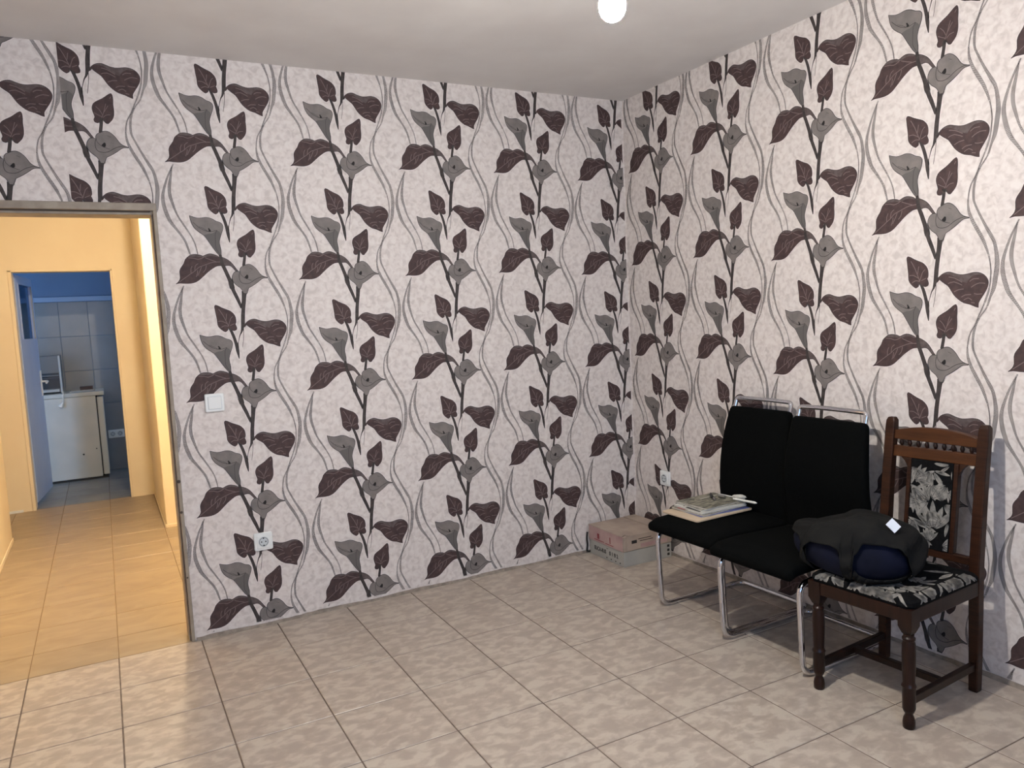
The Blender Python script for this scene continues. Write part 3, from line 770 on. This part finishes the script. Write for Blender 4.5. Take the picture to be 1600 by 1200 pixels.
# ------------------------------------------------------------------ bulbs
def bulb(name, loc, glow, label, drop, cat='lamp'):
    x, y, z = loc
    o = tag(empty(name, (x, y, z)), label, cat)
    b = MB(); b.lathe([(-0.034, 0.0005), (-0.033, 0.010), (-0.029, 0.018), (-0.020, 0.0265), (-0.008, 0.0315), (0.004, 0.0325), (0.014, 0.031)], seg=24, cap=True)
    b.build('glass_dome', glow, o, smooth=60)
    b = MB(); b.lathe([(0.0141, 0.031), (0.03, 0.027), (0.055, 0.0165), (0.062, 0.014), (0.075, 0.0135)], seg=20)
    b.build('bulb_body', 'white_plastic', o, smooth=40)
    b = MB(); b.lathe([(0.0755, 0.020), (0.08, 0.021), (0.105, 0.020), (0.118, 0.012), (0.124, 0.006)], seg=18)
    b.build('lamp_holder', 'white_plastic', o, smooth=40)
    b = MB(); b.tube([(0, 0, 0.124), (0.002, 0.001, drop * 0.5), (0, 0, drop - 0.03)], 0.003, 8)
    b.build('cord', 'cord_white', o, smooth=40)
    b = MB(); b.lathe([(drop - 0.032, 0.012), (drop - 0.025, 0.035), (drop - 0.004, 0.045), (drop - 0.0005, 0.046)], seg=20)
    b.build('ceiling_rose', 'white_plastic', o, smooth=40)
    return o


BX, BY, BZ = -1.62, -2.14, 2.125
bulb('pendant_bulb', (BX, BY, BZ), 'bulb_glow', 'bare glowing bulb hanging from the ceiling of the papered room', CEIL - BZ)
bulb('hall_bulb', (-2.42, 1.15, 2.42), 'hall_glow', 'bare warm bulb hanging from the hallway ceiling', CEIL - 2.42)

# ------------------------------------------------------------------ black visitor chairs on chrome tube
def se(a, e):
    return math.copysign(abs(a) ** e, a)


def pad(mb, prof, hw, t, n=28, ends=0.022, wf=None):
    """upholstered slab along profile prof [(x,z)], half width hw, thickness t"""
    pts = [Vector((p[0], 0, p[1])) for p in prof]
    # resample
    L = [0.0]
    for i in range(1, len(pts)):
        L.append(L[-1] + (pts[i] - pts[i - 1]).length)
    T = L[-1]
    ss = [ends * (1 - math.cos(math.pi / 2 * k / 4)) for k in range(5)]
    ss += [ends + (T - 2 * ends) * k / 14 for k in range(1, 14)]
    ss += [T - ends * (1 - math.cos(math.pi / 2 * k / 4)) for k in range(4, -1, -1)]
    rings = []
    for s in ss:
        i = max(j for j in range(len(L) - 1) if L[j] <= s + 1e-9); f = (s - L[i]) / (L[i + 1] - L[i])
        p = pts[i].lerp(pts[i + 1], f)
        ds = 0.02
        def at(q):
            q = min(max(q, 0), T); j = max(j for j in range(len(L) - 1) if L[j] <= q + 1e-9)
            return pts[j].lerp(pts[j + 1], (q - L[j]) / (L[j + 1] - L[j]))
        tg = (at(s + ds) - at(s - ds)).normalized(); nm = Vector((-tg.z, 0, tg.x))
        e = min(s, T - s); k = 1.0 if e >= ends else math.sqrt(max(0.0, 1 - (1 - e / ends) ** 2))
        k = max(k, 0.08)
        w = hw * (wf(s / T) if wf else 1.0) * (0.94 + 0.06 * k)
        ring = []
        for a in range(n):
            th = 2 * math.pi * a / n
            y = w * se(math.cos(th), 0.22); o = t / 2 * k * se(math.sin(th), 0.55)
            if o > 0:
                o *= 1.0 + 0.12 * math.cos(math.pi / 2 * y / w)
            ring.append(p + Vector((0, y, 0)) + nm * o)
        rings.append(ring)
    mb.loft(rings)


def visitor_chair(loc, rz, hw, label, dx=0.0):
    o = tag(empty('visitor_chair', loc, rz), label, 'chair', 'black visitor chairs by the right wall')
    r = 0.0115
    for s in (1, -1):
        y = s * hw
        b = MB()
        b.tube(arc_path([(0.0, y, r), (-0.252, y, r), (-0.268, y, 0.365), (-0.1, y, 0.372)], 0.055), r, 12)
        b.build('front_leg', 'chrome', o, smooth=50)
        b = MB()
        b.tube(arc_path([(-0.1, y, 0.372), (0.148, y * 0.95, 0.366), (0.148, y * 0.92, 0.55), (0.153 + dx * 0.5, y * 0.85, 0.68), (0.180 + dx * 0.8, y * 0.81, 0.82), (0.222 + dx, y * 0.80, 0.95), (0.222 + dx, y * 0.4, 0.952)], 0.016), r * 0.86, 12)
        b.build('back_tube', 'chrome', o, smooth=50)
    b = MB()
    b.tube(arc_path([(0.0, hw, r), (0.262, hw, r), (0.262, -hw, r), (0.0, -hw, r)], 0.05), r, 12)
    b.build('floor_runner', 'chrome', o, smooth=50)
    b = MB()
    b.tube([(0.222 + dx, hw * 0.4, 0.952), (0.2235 + dx, 0, 0.9525), (0.222 + dx, -hw * 0.4, 0.952)], r * 0.86, 12)
    b.build('top_bar', 'chrome', o, smooth=50)
    b = MB()
    pad(b, [(-0.318, 0.385), (-0.308, 0.402), (-0.275, 0.414), (-0.18, 0.418), (0.0, 0.412), (0.10, 0.408), (0.155, 0.41)], hw + 0.002, 0.058)
    b.build('seat', 'black_fabric', o, smooth=60)
    b = MB()
    pad(b, [(0.152, 0.405), (0.146, 0.55), (0.149 + dx * 0.4, 0.64), (0.160 + dx * 0.6, 0.73), (0.180 + dx * 0.8, 0.82), (0.206 + dx, 0.912)], hw * 1.0, 0.05, wf=lambda t: 1.0 - 0.13 * t ** 3)
    b.build('backrest', 'black_fabric', o, smooth=60)
    return o


visitor_chair((-0.287, -1.098, 0), math.radians(1.5), 0.204, 'black padded chair on chrome tube carrying the stack of papers')
visitor_chair((-0.315, -1.5335, 0), math.radians(1.3), 0.202, 'black padded chair on chrome tube next to the wooden chair', -0.038)

# ------------------------------------------------------------------ dining chair
dc = tag(empty('dining_chair', (-0.357, -1.976, 0), math.radians(4.1)), 'dark wooden dining chair with turned legs and black and white leaf upholstery', 'chair')
LEGW, LEGX = 0.168, 0.205
TURN = [(0.0, 0.016), (0.004, 0.019), (0.022, 0.0195), (0.036, 0.017), (0.046, 0.0125), (0.051, 0.0125), (0.058, 0.017), (0.068, 0.0205),
        (0.105, 0.0205), (0.138, 0.021), (0.144, 0.0235), (0.150, 0.021), (0.156, 0.0185), (0.20, 0.0205), (0.25, 0.0215), (0.285, 0.0205), (0.296, 0.0175), (0.301, 0.0205), (0.306, 0.0205), (0.311, 0.0165), (0.318, 0.0165)]
for s in (1, -1):
    b = MB(); b.lathe(TURN, (-LEGX, s * LEGW, 0), 20)
    q = 0.0235; z0, z1 = 0.319, 0.345
    def sq(z, h):
        return [(-LEGX + a * h, s * LEGW + c * h, z) for a, c in ((-1, -1), (1, -1), (1, 1), (-1, 1))]
    b.loft([sq(0.318, 0.012), sq(0.322, 0.015), sq(0.345, q), sq(0.405, q)])
    b.build('front_leg', 'dark_wood', dc, smooth=35)
    # rear leg running up into the back post
    b = MB(); rings = []
    for z, x, h, d in ((0, 0.200, 0.0155, 0.017), (0.10, 0.203, 0.0165, 0.018), (0.38, 0.205, 0.018, 0.020), (0.46, 0.207, 0.018, 0.020), (0.70, 0.232, 0.018, 0.018), (0.90, 0.258, 0.0185, 0.0165), (0.930, 0.262, 0.0175, 0.0155), (0.943, 0.262, 0.012, 0.011)):
        y = s * (LEGW + 0.002)
        rings.append([(x - d, y - h, z), (x + d, y - h, z), (x + d, y + h, z), (x - d, y + h, z)])
    b.loft(rings); b.build('back_post', 'dark_wood' if False else 'wood', dc, bevel=0.004)
    b = MB(); b.box((-LEGX + 0.012, s * LEGW - 0.010, 0.078), (0.188, s * LEGW + 0.010, 0.106)); b.build('side_stretcher', 'dark_wood', dc, bevel=0.003)
    b = MB(); b.box((-LEGX + 0.02, s * LEGW - 0.012 + s * 0.006, 0.352), (0.19, s * LEGW + 0.012 + s * 0.006, 0.404)); b.build('side_rail', 'dark_wood', dc, bevel=0.004)
b = MB(); b.box((-0.012, -LEGW + 0.010, 0.080), (0.012, LEGW - 0.010, 0.104)); b.build('cross_stretcher', 'dark_wood', dc, bevel=0.003)
b = MB(); b.box((-LEGX - 0.020, -LEGW + 0.018, 0.358), (-LEGX + 0.004, LEGW - 0.018, 0.404)); b.build('front_rail', 'dark_wood', dc, bevel=0.004)
b = MB(); b.box((0.19, -LEGW + 0.012, 0.352), (0.21, LEGW - 0.012, 0.404)); b.build('rear_rail', 'dark_wood', dc, bevel=0.004)


def petals(mb, rect, seeds, place, m, mv):
    """fans of pointed leaves, clipped to rect"""
    for cx, cy, a0, n, ln, spread in seeds:
        for k in range(n):
            a = a0 + spread * (k / max(n - 1, 1) - 0.5)
            l = ln * (0.75 + 0.25 * math.cos((k / max(n - 1, 1) - 0.5) * 2.4)) * random.uniform(0.85, 1.1)
            d = Vector((math.cos(a), math.sin(a))); q = Vector((-d.y, d.x)); w = l * random.uniform(0.10, 0.15)
            c = Vector((cx, cy)) + d * l * 0.12
            poly = []
            for t in [i / 8 for i in range(9)]:
                poly.append(c + d * l * t + q * w * math.sin(math.pi * t) ** 0.8)
            for t in [i / 8 for i in range(7, 0, -1)]:
                poly.append(c + d * l * t - q * w * math.sin(math.pi * t) ** 0.8)
            r = clip([tuple(v) for v in poly], rect)
            if r:
                mb.face([place(u, v, 0.0006 + 0.00002 * k) for u, v in r], m)
            vv = clip([tuple(c + q * 0.0009), tuple(c - q * 0.0009), tuple(c + d * l * 0.8)], rect)
            if vv:
                mb.face([place(u, v, 0.0011) for u, v in vv], mv)


# seat cushion
b = MB(); CW, CX0, CX1 = LEGW + 0.024, -LEGX - 0.022, 0.198
def cush(k, z):
    P = rounded(2 * CW - 2 * k, CX1 - CX0 - 2 * k, 0.03 - k * 0.5, 5)
    return [(v + (CX0 + CX1) / 2, u, z) for u, v in P]
b.loft([cush(0.004, 0.405), cush(0.0, 0.414), cush(0.002, 0.425), cush(0.012, 0.434), cush(0.03, 0.4385)][::-1])
seeds = []
for i in range(26):
    seeds.append((random.uniform(CX0, CX1), random.uniform(-CW, CW), random.uniform(0, 6.28), random.choice((3, 4, 5, 6)), random.uniform(0.05, 0.11), random.uniform(0.9, 2.2)))
petals(b, (CX0 + 0.034, -CW + 0.034, CX1 - 0.034, CW - 0.034), seeds, lambda u, v, o: (u, v, 0.4385 + o), 1, 2)
# the same print on the sloping edges
for i in range(70):
    side = random.choice((0, 0, 1, 1, 2))
    t = random.uniform(-0.9, 0.9); w = random.uniform(0.006, 0.02); ln = random.uniform(0.012, 0.026)
    e = [(0.0308, 0.4386), (0.0128, 0.4342), (0.0026, 0.4253), (0.0004, 0.4150)]
    if side == 0:
        f = lambda a, k, z: (CX0 + k - 0.0007, a, z + 0.0005); c = t * CW * 0.82
    elif side == 1:
        f = lambda a, k, z: (a, -CW + k - 0.0007, z + 0.0005); c = (CX0 + CX1) / 2 + t * 0.17
    else:
        f = lambda a, k, z: (a, CW - k + 0.0007, z + 0.0005); c = (CX0 + CX1) / 2 + t * 0.17
    sk = random.uniform(-0.015, 0.015)
    for j in range(3):
        (k0, z0), (k1, z1) = e[j], e[j + 1]
        w0 = w * math.sin(math.pi * (0.15 + j * 0.25)); w1 = w * math.sin(math.pi * (0.15 + (j + 1) * 0.25))
        b.face([f(c + sk * j - w0, k0, z0), f(c + sk * j + w0, k0, z0), f(c + sk * (j + 1) + w1, k1, z1), f(c + sk * (j + 1) - w1, k1, z1)], 1)
b.build('seat_cushion', ['upholstery', 'petal', 'petal_vein'], dc)

# back: rails, slats and upholstered splat, in a frame that leans with the posts
LEAN = math.atan2(0.262 - 0.207, 0.93 - 0.46)
def back(y, z, d):
    return (0.209 + (z - 0.46) * math.tan(LEAN) - d, y, z)
def bprism(name, poly, d0, d1, m, bevel=0.003):
    b = MB(); b.prism(poly, lambda y, z: back(y, z, d0), lambda y, z: back(y, z, d1)); return b.build(name, m, dc, bevel=bevel)
W = LEGW - 0.016
top = [(W * (1 - 2 * k / 16), 0.895 + 0.020 * math.cos(math.pi / 2 * (1 - 2 * k / 16)) ** 0.8) for k in range(17)]
bprism('crest_rail', [(-W, 0.862), (W, 0.862)] + top, -0.011, 0.013, 'crest_wood')
bprism('lower_rail', [(-W, 0.797), (W, 0.797), (W, 0.838), (-W, 0.838)], -0.010, 0.012, 'crest_wood')
bprism('bottom_rail', [(-W, 0.45), (W, 0.45), (W, 0.478), (-W, 0.478)], -0.010, 0.012, 'wood')
for k in range(9):
    y = -0.128 + 0.032 * k
    b = MB(); x, _, z = back(y, 0.838, 0.0)
    b.lathe([(0.0, 0.004), (0.006, 0.0065), (0.012, 0.0085), (0.018, 0.0065), (0.0245, 0.004)], (x + 0.001, y, 0.838), 10)
    b.build('spindle', 'dark_wood', dc, smooth=50)
for y0, y1 in ((0.078, 0.094), (-0.094, -0.078)):
    bprism('splat_slat', [(y0, 0.478), (y1, 0.478), (y1, 0.797), (y0, 0.797)], -0.011, 0.016, 'wood')
for s in (1, -1):
    bprism('corner_bracket', [(s * 0.094, 0.797), (s * 0.094, 0.755), (s * 0.100, 0.772), (s * 0.108, 0.784), (s * 0.122, 0.797)], -0.008, 0.010, 'wood', 0.0015)
b = MB(); SWD = 0.078
def spl(k, d):
    return [back(y, z, d) for y, z in ((-SWD + k, 0.478 + k), (SWD - k, 0.478 + k), (SWD - k, 0.797 - k), (-SWD + k, 0.797 - k))]
b.loft([spl(0, -0.008), spl(0, 0.010), spl(0.001, 0.0152), spl(0.003, 0.016)])
seeds = [(0.0, 0.655, 0.8, 8, 0.085, 3.6), (-0.02, 0.545, 1.3, 6, 0.10, 1.9)]
for i in range(10):
    for j in range(3):
        i = i % 5
        seeds.append((-0.055 + 0.055 * j + random.uniform(-0.015, 0.015), 0.50 + 0.07 * i + random.uniform(-0.02, 0.02), random.uniform(0, 6.28), random.choice((3, 4, 5)), random.uniform(0.045, 0.075), random.uniform(0.9, 1.8)))
petals(b, (-SWD + 0.004, 0.478 + 0.004, SWD - 0.004, 0.797 - 0.004), seeds, lambda y, z, o: back(y, z, 0.016 + o), 1, 2)
b.build('splat_panel', ['upholstery', 'petal', 'petal_vein'], dc)

# ------------------------------------------------------------------ clothing bundle on the chairs
BC = Vector((-0.456, -1.884, 0.522))
RA, RB, RC = 0.220, 0.150, 0.098
def blob(al, ph, g=0.0):
    ca, sa = math.cos(al), math.sin(al)
    cp, sp = max(math.cos(ph), 0.0) ** 0.72, se(math.sin(ph), 0.92)
    lump = 1.0 + 0.035 * math.sin(3 * al + 0.7) * cp + 0.03 * math.sin(5 * al + 2.0 * ph + 1.2) * cp
    x = -(RB * lump + g) * cp * se(ca, 0.8); y = -(RA * lump + g) * cp * se(sa, 0.85)
    z = (RC * (1 + 0.03 * math.sin(2 * al + 1)) + g) * sp
    sh = (0.026 * sa + 0.008 * math.sin(al * 2 + 0.5)) * max(0, sp) * min(1.0, 0.35 + cp)
    f = min(max((BC.y + y + 1.775) / 0.03, 0.0), 1.0)
    return BC + Vector((x, y, max(z + sh, -0.080 + 0.0125 * f)))
b = MB(); rings = []
for i in range(1, 22):
    ph = -math.pi / 2 + math.pi * i / 22
    rings.append([blob(2 * math.pi * j / 48, ph) for j in range(48)])
b.loft(rings)
tag(b.build('folded_bag', 'navy', None, smooth=70), 'navy blue bag lying on the chair seats under grey cloth', 'bag')
HEM = [(-180, 5), (-130, 0), (-110, -8), (-98, -6), (-90, 6), (-80, 14), (-66, 20), (-50, 20), (-36, 18), (-27, 8), (-24, -46), (-20, -46), (-17, 6), (-10, 16), (6, 18), (13, 14), (16, -30), (23, -34), (26, 10), (36, 26), (56, 26), (70, 22), (82, 10), (90, -30), (105, -20), (130, 0), (180, 5)]
def hem(a):
    a = (a + 180) % 360 - 180
    for (a0, h0), (a1, h1) in zip(HEM, HEM[1:]):
        if a0 <= a <= a1:
            f = (a - a0) / (a1 - a0); f = f * f * (3 - 2 * f); return math.radians(h0 + (h1 - h0) * f)
b = MB(); NA, NT = 288, 26; rings = []
for i in range(NT + 1):
    t = i / NT; ring = []
    for j in range(NA):
        a = -180 + 360 * j / NA; al = math.radians(a); h = hem(a)
        ph = math.pi / 2 - 0.02 - (math.pi / 2 - 0.02 - h) * t
        fold = 0.010 * max(0, math.sin(al * 2.0 - ph * 5.0 + 0.6)) ** 3 + 0.009 * max(0, math.sin(al * 3.0 - ph * 4.0 + 2.2)) ** 4
        flare = 0.006 * t ** 6
        ring.append(blob(al, ph, 0.008 + fold * (0.3 + math.cos(ph)) + flare))
    rings.append(ring)
b.loft(rings, cap=False)
top_pt = blob(0, math.pi / 2 - 0.001, 0.009); k0 = len(b.v); b.v.append(tuple(top_pt))
for j in range(NA):
    b.f.append((k0, (j + 1) % NA, j)); b.m.append(0)
# the loose strip that hangs from the hem and lies round the bag's foot
st = [(26, -18), (30, -28), (38, -34), (48, -37), (60, -38), (74, -36), (86, -30)]
L_ = []; R_ = []
for a, p in st:
    L_.append(blob(math.radians(a), math.radians(p + 7), 0.012)); R_.append(blob(math.radians(a - 2), math.radians(p - 9), 0.014))
for i in range(len(st) - 1):
    b.face([L_[i], R_[i], R_[i + 1], L_[i + 1]])
gc = b.build('grey_garment', 'grey_cloth', None, smooth=80, solid=0.003)
tag(gc, 'dark grey garment draped over the navy bag on the wooden chair', 'clothing')
b = MB(); b.box((-0.019, -0.0007, -0.019), (0.019, 0.0007, 0.019))
TP = blob(math.radians(84), math.radians(50), 0.012) + Vector((0, -0.006, 0.013))
tg = b.build('care_label', 'tag_white', gc, loc=TP, rot=(math.radians(-55), math.radians(45), math.radians(-62)))
tg['label'] = 'white care label'

# ------------------------------------------------------------------ papers on the first chair
SEATZ = 0.4525
def sheet(name, cx, cy, w, h, t, z, rz, mats, label, cat, group=None, corner=0.004, pages=None, marks=None):
    o = tag(empty(name, (cx, cy, z), math.radians(rz)), label, cat, group)
    b = MB(); P = rounded(w, h, corner, 3)
    wob = lambda u, v, q: q + 0.0012 * math.sin(u * 17 + cx * 40) * math.sin(v * 13 + cy * 30)
    b.loft([[(u, v, 0) for u, v in P], [(u, v, t * 0.8) for u, v in P]])
    b.build('pages', pages or 'page', o)
    b = MB(); b.loft([[(u * 1.005, v * 1.005, t * 0.81) for u, v in P], [(u * 1.005, v * 1.005, t) for u, v in P]])
    c = b.build('cover', mats, o)
    for (u0, v0, u1, v1, m) in (marks or []):
        b = MB(); b.box((u0, v0, t), (u1, v1, t + 0.0004)); b.build('printed_block', m, c)
    return o
GP = 'papers and magazines stacked on the chair'
z = SEATZ
sheet('document_folder', -0.352, -1.010, 0.345, 0.235, 0.006, z, 2, 'folder', 'cream cardboard folder at the bottom of the paper stack', 'folder', GP, 0.012, 'folder'); z += 0.0062
sheet('magazine', -0.325, -1.003, 0.28, 0.215, 0.005, z, -3, 'blue_sheet', 'magazine with blue cover lying on the cream folder', 'magazine', GP); z += 0.0052
sheet('newspaper', -0.328, -0.995, 0.275, 0.205, 0.006, z, 3, 'newsprint', 'folded newspaper with a red block, middle of the stack', 'newspaper', GP, marks=[(-0.135, 0.02, -0.115, 0.07, 'red_print'), (-0.135, -0.07, -0.10, 0.0, 'paper_white'), (-0.08, -0.09, 0.10, -0.06, 'print_black')]); z += 0.0067
sheet('newspaper', -0.322, -0.998, 0.265, 0.20, 0.007, z, -2, 'paper_white', 'pale folded newspaper below the thin grey magazine', 'newspaper', GP, pages='paper_white', marks=[(-0.13, -0.08, -0.11, 0.02, 'print_black'), (-0.12, 0.04, 0.1, 0.048, 'print_black')]); z += 0.0077
sheet('magazine', -0.312, -0.990, 0.25, 0.20, 0.007, z, -5, 'newsprint', 'thin grey magazine below the topmost one', 'magazine', GP, pages='paper_white'); z += 0.0072
sheet('magazine', -0.308, -0.985, 0.245, 0.195, 0.006, z, 4, 'magazine', 'topmost olive grey magazine of the stack', 'magazine', GP, marks=[(-0.11, -0.08, -0.03, 0.02, 'magazine'), (-0.02, 0.03, 0.09, 0.036, 'print_black'), (-0.02, 0.045, 0.10, 0.05, 'paper_white')]); z += 0.0067
def rod(name, p, q, r, m, label, cat, tipm=None):
    p, q = Vector(p), Vector(q); o = tag(empty(name, p), label, cat); d = q - p; n = d.normalized()
    b = MB(); b.tube([(0, 0, 0), d * 0.72], r, 10); b.build('barrel', m, o, smooth=50)
    b = MB(); b.tube([d * 0.721, d * 0.93, d], [r * 1.08, r * 1.05, r * 0.55], 10); b.build('cap', tipm or m, o, smooth=50)
    return o
rod('marker_pen', (-0.225, -1.050, z + 0.0058), (-0.205, -1.175, z + 0.0058), 0.0055, 'pen_white', 'thick white pen lying at the right edge of the papers', 'pen')
rod('pencil', (-0.208, -0.935, z + 0.004), (-0.200, -1.03, z + 0.004), 0.0036, 'paper_white', 'thin pale pencil lying at the back of the papers', 'pencil')
rod('battery', (-0.245, -0.975, z + 0.008), (-0.238, -1.012, z + 0.008), 0.0072, 'steel', 'short silver cylinder lying on the topmost magazine', 'cylinder')
# pliers-like dark tool
tl = tag(empty('pliers', (-0.285, -0.985, z + 0.0062), -0.9), 'small dark pliers lying on the topmost magazine', 'tool')
for s in (1, -1):
    b = MB(); b.tube(arc_path([(0.0, 0.0, 0), (-0.012, s * 0.012 + 0.02, 0.001), (-0.02, s * 0.016 + 0.05, 0), (-0.03, s * 0.008 + 0.085, -0.001)], 0.012), 0.004, 8); b.build('handle', 'black_plastic', tl, smooth=50)
    b = MB(); b.tube([(0, 0, 0), (0.004 + s * 0.004, -0.018, 0), (0.010 + s * 0.001, -0.036, 0)], [0.005, 0.0045, 0.0022], 8); b.build('jaw', 'steel', tl, smooth=50)
# crumpled paper
b = MB(); rings = []
for i in range(1, 9):
    ph = -math.pi / 2 + math.pi * i / 9
    rings.append([(0.020 * math.cos(ph) * math.cos(a) * random.uniform(0.75, 1.15), 0.030 * math.cos(ph) * math.sin(a) * random.uniform(0.65, 1.2), 0.0125 + 0.0105 * math.sin(ph) * random.uniform(0.7, 1.1)) for a in [2 * math.pi * k / 14 for k in range(14)]])
b.loft(rings)
tag(b.build('crumpled_paper', 'paper_white', None, loc=(-0.198, -1.062, z + 0.0005), rot=(0, 0, 0.4)), 'crumpled pale paper beside the pens against the backrest', 'paper')

# ------------------------------------------------------------------ cartons in the corner
bx0, bx1, by0, by1 = -0.358, -0.030, -0.352, -0.022
cc = Vector(((bx0 + bx1) / 2, (by0 + by1) / 2, 0))
cb_ = tag(empty('carton', cc), 'flat pale grey carton with black lettering on the floor in the corner', 'box')
def shell(mb, lo, hi, t, m=0):
    mb.box((lo[0], lo[1], lo[2]), (hi[0], hi[1], lo[2] + t), m)
    mb.box((lo[0], lo[1], lo[2] + t), (lo[0] + t, hi[1], hi[2]), m); mb.box((hi[0] - t, lo[1], lo[2] + t), (hi[0], hi[1], hi[2]), m)
    mb.box((lo[0] + t, lo[1], lo[2] + t), (hi[0] - t, lo[1] + t, hi[2]), m); mb.box((lo[0] + t, hi[1] - t, lo[2] + t), (hi[0] - t, hi[1], hi[2]), m)
b = MB(); shell(b, rel((bx0, by0, 0), cc), rel((bx1, by1, 0.084), cc), 0.004)
b.build('carton_body', 'carton_grey', cb_, bevel=0.0015)
b = MB(); b.box(rel((bx0 + 0.004, by0 + 0.004, 0.078), cc), rel((bx1 - 0.004, by1 - 0.004, 0.082), cc)); b.build('carton_top', 'carton_grey', cb_)
def lettering(txt, size, loc, rot, parent, m, name='lettering', sx=1.0):
    cu = bpy.data.curves.new(name, 'FONT'); cu.body = txt; cu.size = size; cu.extrude = 0.0003; cu.offset = 0.0006; cu.align_x = 'LEFT'
    to = bpy.data.objects.new('tmp', cu); COL.objects.link(to)
    dg = bpy.context.evaluated_depsgraph_get(); me = bpy.data.meshes.new_from_object(to.evaluated_get(dg))
    bpy.data.objects.remove(to, do_unlink=True)
    me.materials.clear(); me.materials.append(MATS[m])
    o = bpy.data.objects.new(name, me); COL.objects.link(o); o.parent = parent; o.location = loc; o.rotation_euler = rot; o.scale = (sx, 1, 1)
    return o
ROTF = (math.pi / 2, 0, -math.pi / 2)
lettering('EUCA-BUS', 0.031, rel((bx0 - 0.0004, by1 - 0.045, 0.036), cc), ROTF, cb_, 'print_black', sx=0.8)
lettering('0 1 8 2', 0.031, rel((bx0 - 0.0004, by1 - 0.190, 0.036), cc), ROTF, cb_, 'print_black', sx=0.95)
lettering('.....', 0.012, rel((bx0 - 0.0004, by1 - 0.165, 0.068), cc), ROTF, cb_, 'print_black', sx=1.2)
for k in range(4):
    b = MB(); b.box((-0.0004, -0.006, 0), (0.0, 0.004, 0.006)); b.build('printed_mark', 'print_black', cb_, loc=rel((bx0, by1 - 0.165 - 0.042 * k, 0.012), cc))
for k in range(3):
    b = MB(); b.box((-0.010, -0.0004, 0), (0.006, 0, 0.014)); b.build('printed_mark', 'print_black', cb_, loc=rel((bx1 - 0.02, by0, 0.012 + 0.024 * k), cc))

ux0, ux1, uy0, uy1, uz0, uz1 = bx0 - 0.004, bx1, by0 - 0.004, by1 + 0.002, 0.0845, 0.171
uc = Vector(((ux0 + ux1) / 2, (uy0 + uy1) / 2, uz0))
ub = tag(empty('carton', uc), 'worn pinkish cardboard carton lying on top of the grey one', 'box')
b = MB(); b.box(rel((ux0 + 0.004, uy0 + 0.004, uz0), uc), rel((ux1, uy1, uz1 - 0.004), uc)); b.build('carton_body', 'carton', ub, bevel=0.002)
b = MB(); b.box(rel((ux0, uy0 + 0.012, uz0 + 0.001), uc), rel((ux0 + 0.0035, uy1, uz1), uc)); fp = b.build('front_flap', 'carton_pink', ub, bevel=0.001)
b = MB(); b.box(rel((ux0 + 0.02, uy0, uz0 + 0.004), uc), rel((ux1, uy0 + 0.0035, uz1 - 0.002), uc)); sp_ = b.build('side_flap', 'carton', ub, bevel=0.001)
b = MB()
P = [(ux0 - 0.001, uy0 + 0.014), (ux0 + 0.03, uy0 + 0.03), (ux0 + 0.05, uy0 - 0.001), (ux1 - 0.09, uy0 - 0.001), (ux1 - 0.09, uy1), (ux0 - 0.001, uy1)]
b.prism(P, lambda u, v: rel((u, v, uz1 - 0.0035), uc), lambda u, v: rel((u, v, uz1 + 0.001), uc)); b.build('top_flap', 'carton', ub, bevel=0.001)
b = MB(); b.box(rel((ux1 - 0.084, uy0, uz1 - 0.0035), uc), rel((ux1, uy1, uz1 + 0.003), uc)); b.build('top_flap', 'carton', ub, bevel=0.001)
for (y0, y1, z0, z1, m) in ((0.085, 0.105, 0.022, 0.052, 'print_red'), (0.205, 0.213, 0.020, 0.055, 'print_red'), (0.055, 0.15, 0.012, 0.016, 'print_red'), (0.165, 0.24, 0.010, 0.014, 'print_red')):
    b = MB(); b.box((-0.0004, -y1, z0), (0, -y0, z1)); b.build('printed_mark', m, fp, loc=rel((ux0, uy1, uz0), uc))
for (x0, x1, z0, z1, m) in ((0.055, 0.09, 0.040, 0.058, 'print_black'), (0.10, 0.19, 0.058, 0.062, 'brown_box'), (0.11, 0.20, 0.046, 0.050, 'brown_box'), (0.115, 0.30, 0.010, 0.032, 'carton_pink'), (0.28, 0.31, 0.05, 0.06, 'brown_box')):
    b = MB(); b.box((x0, -0.0004, z0), (x1, 0, z1)); b.build('printed_mark', m, sp_, loc=rel((ux0, uy0, uz0), uc))
b = MB(); b.tube(arc_path([(-0.368, -0.014, 0.125), (-0.376, -0.016, 0.09), (-0.369, -0.012, 0.05), (-0.378, -0.016, 0.012), (-0.36, -0.010, 0.006), (-0.32, -0.012, 0.006)], 0.015), 0.0055, 8)
tag(b.build('black_cord', 'black_plastic', None, smooth=50), 'short black cord hanging behind the cartons at the far wall', 'cord')
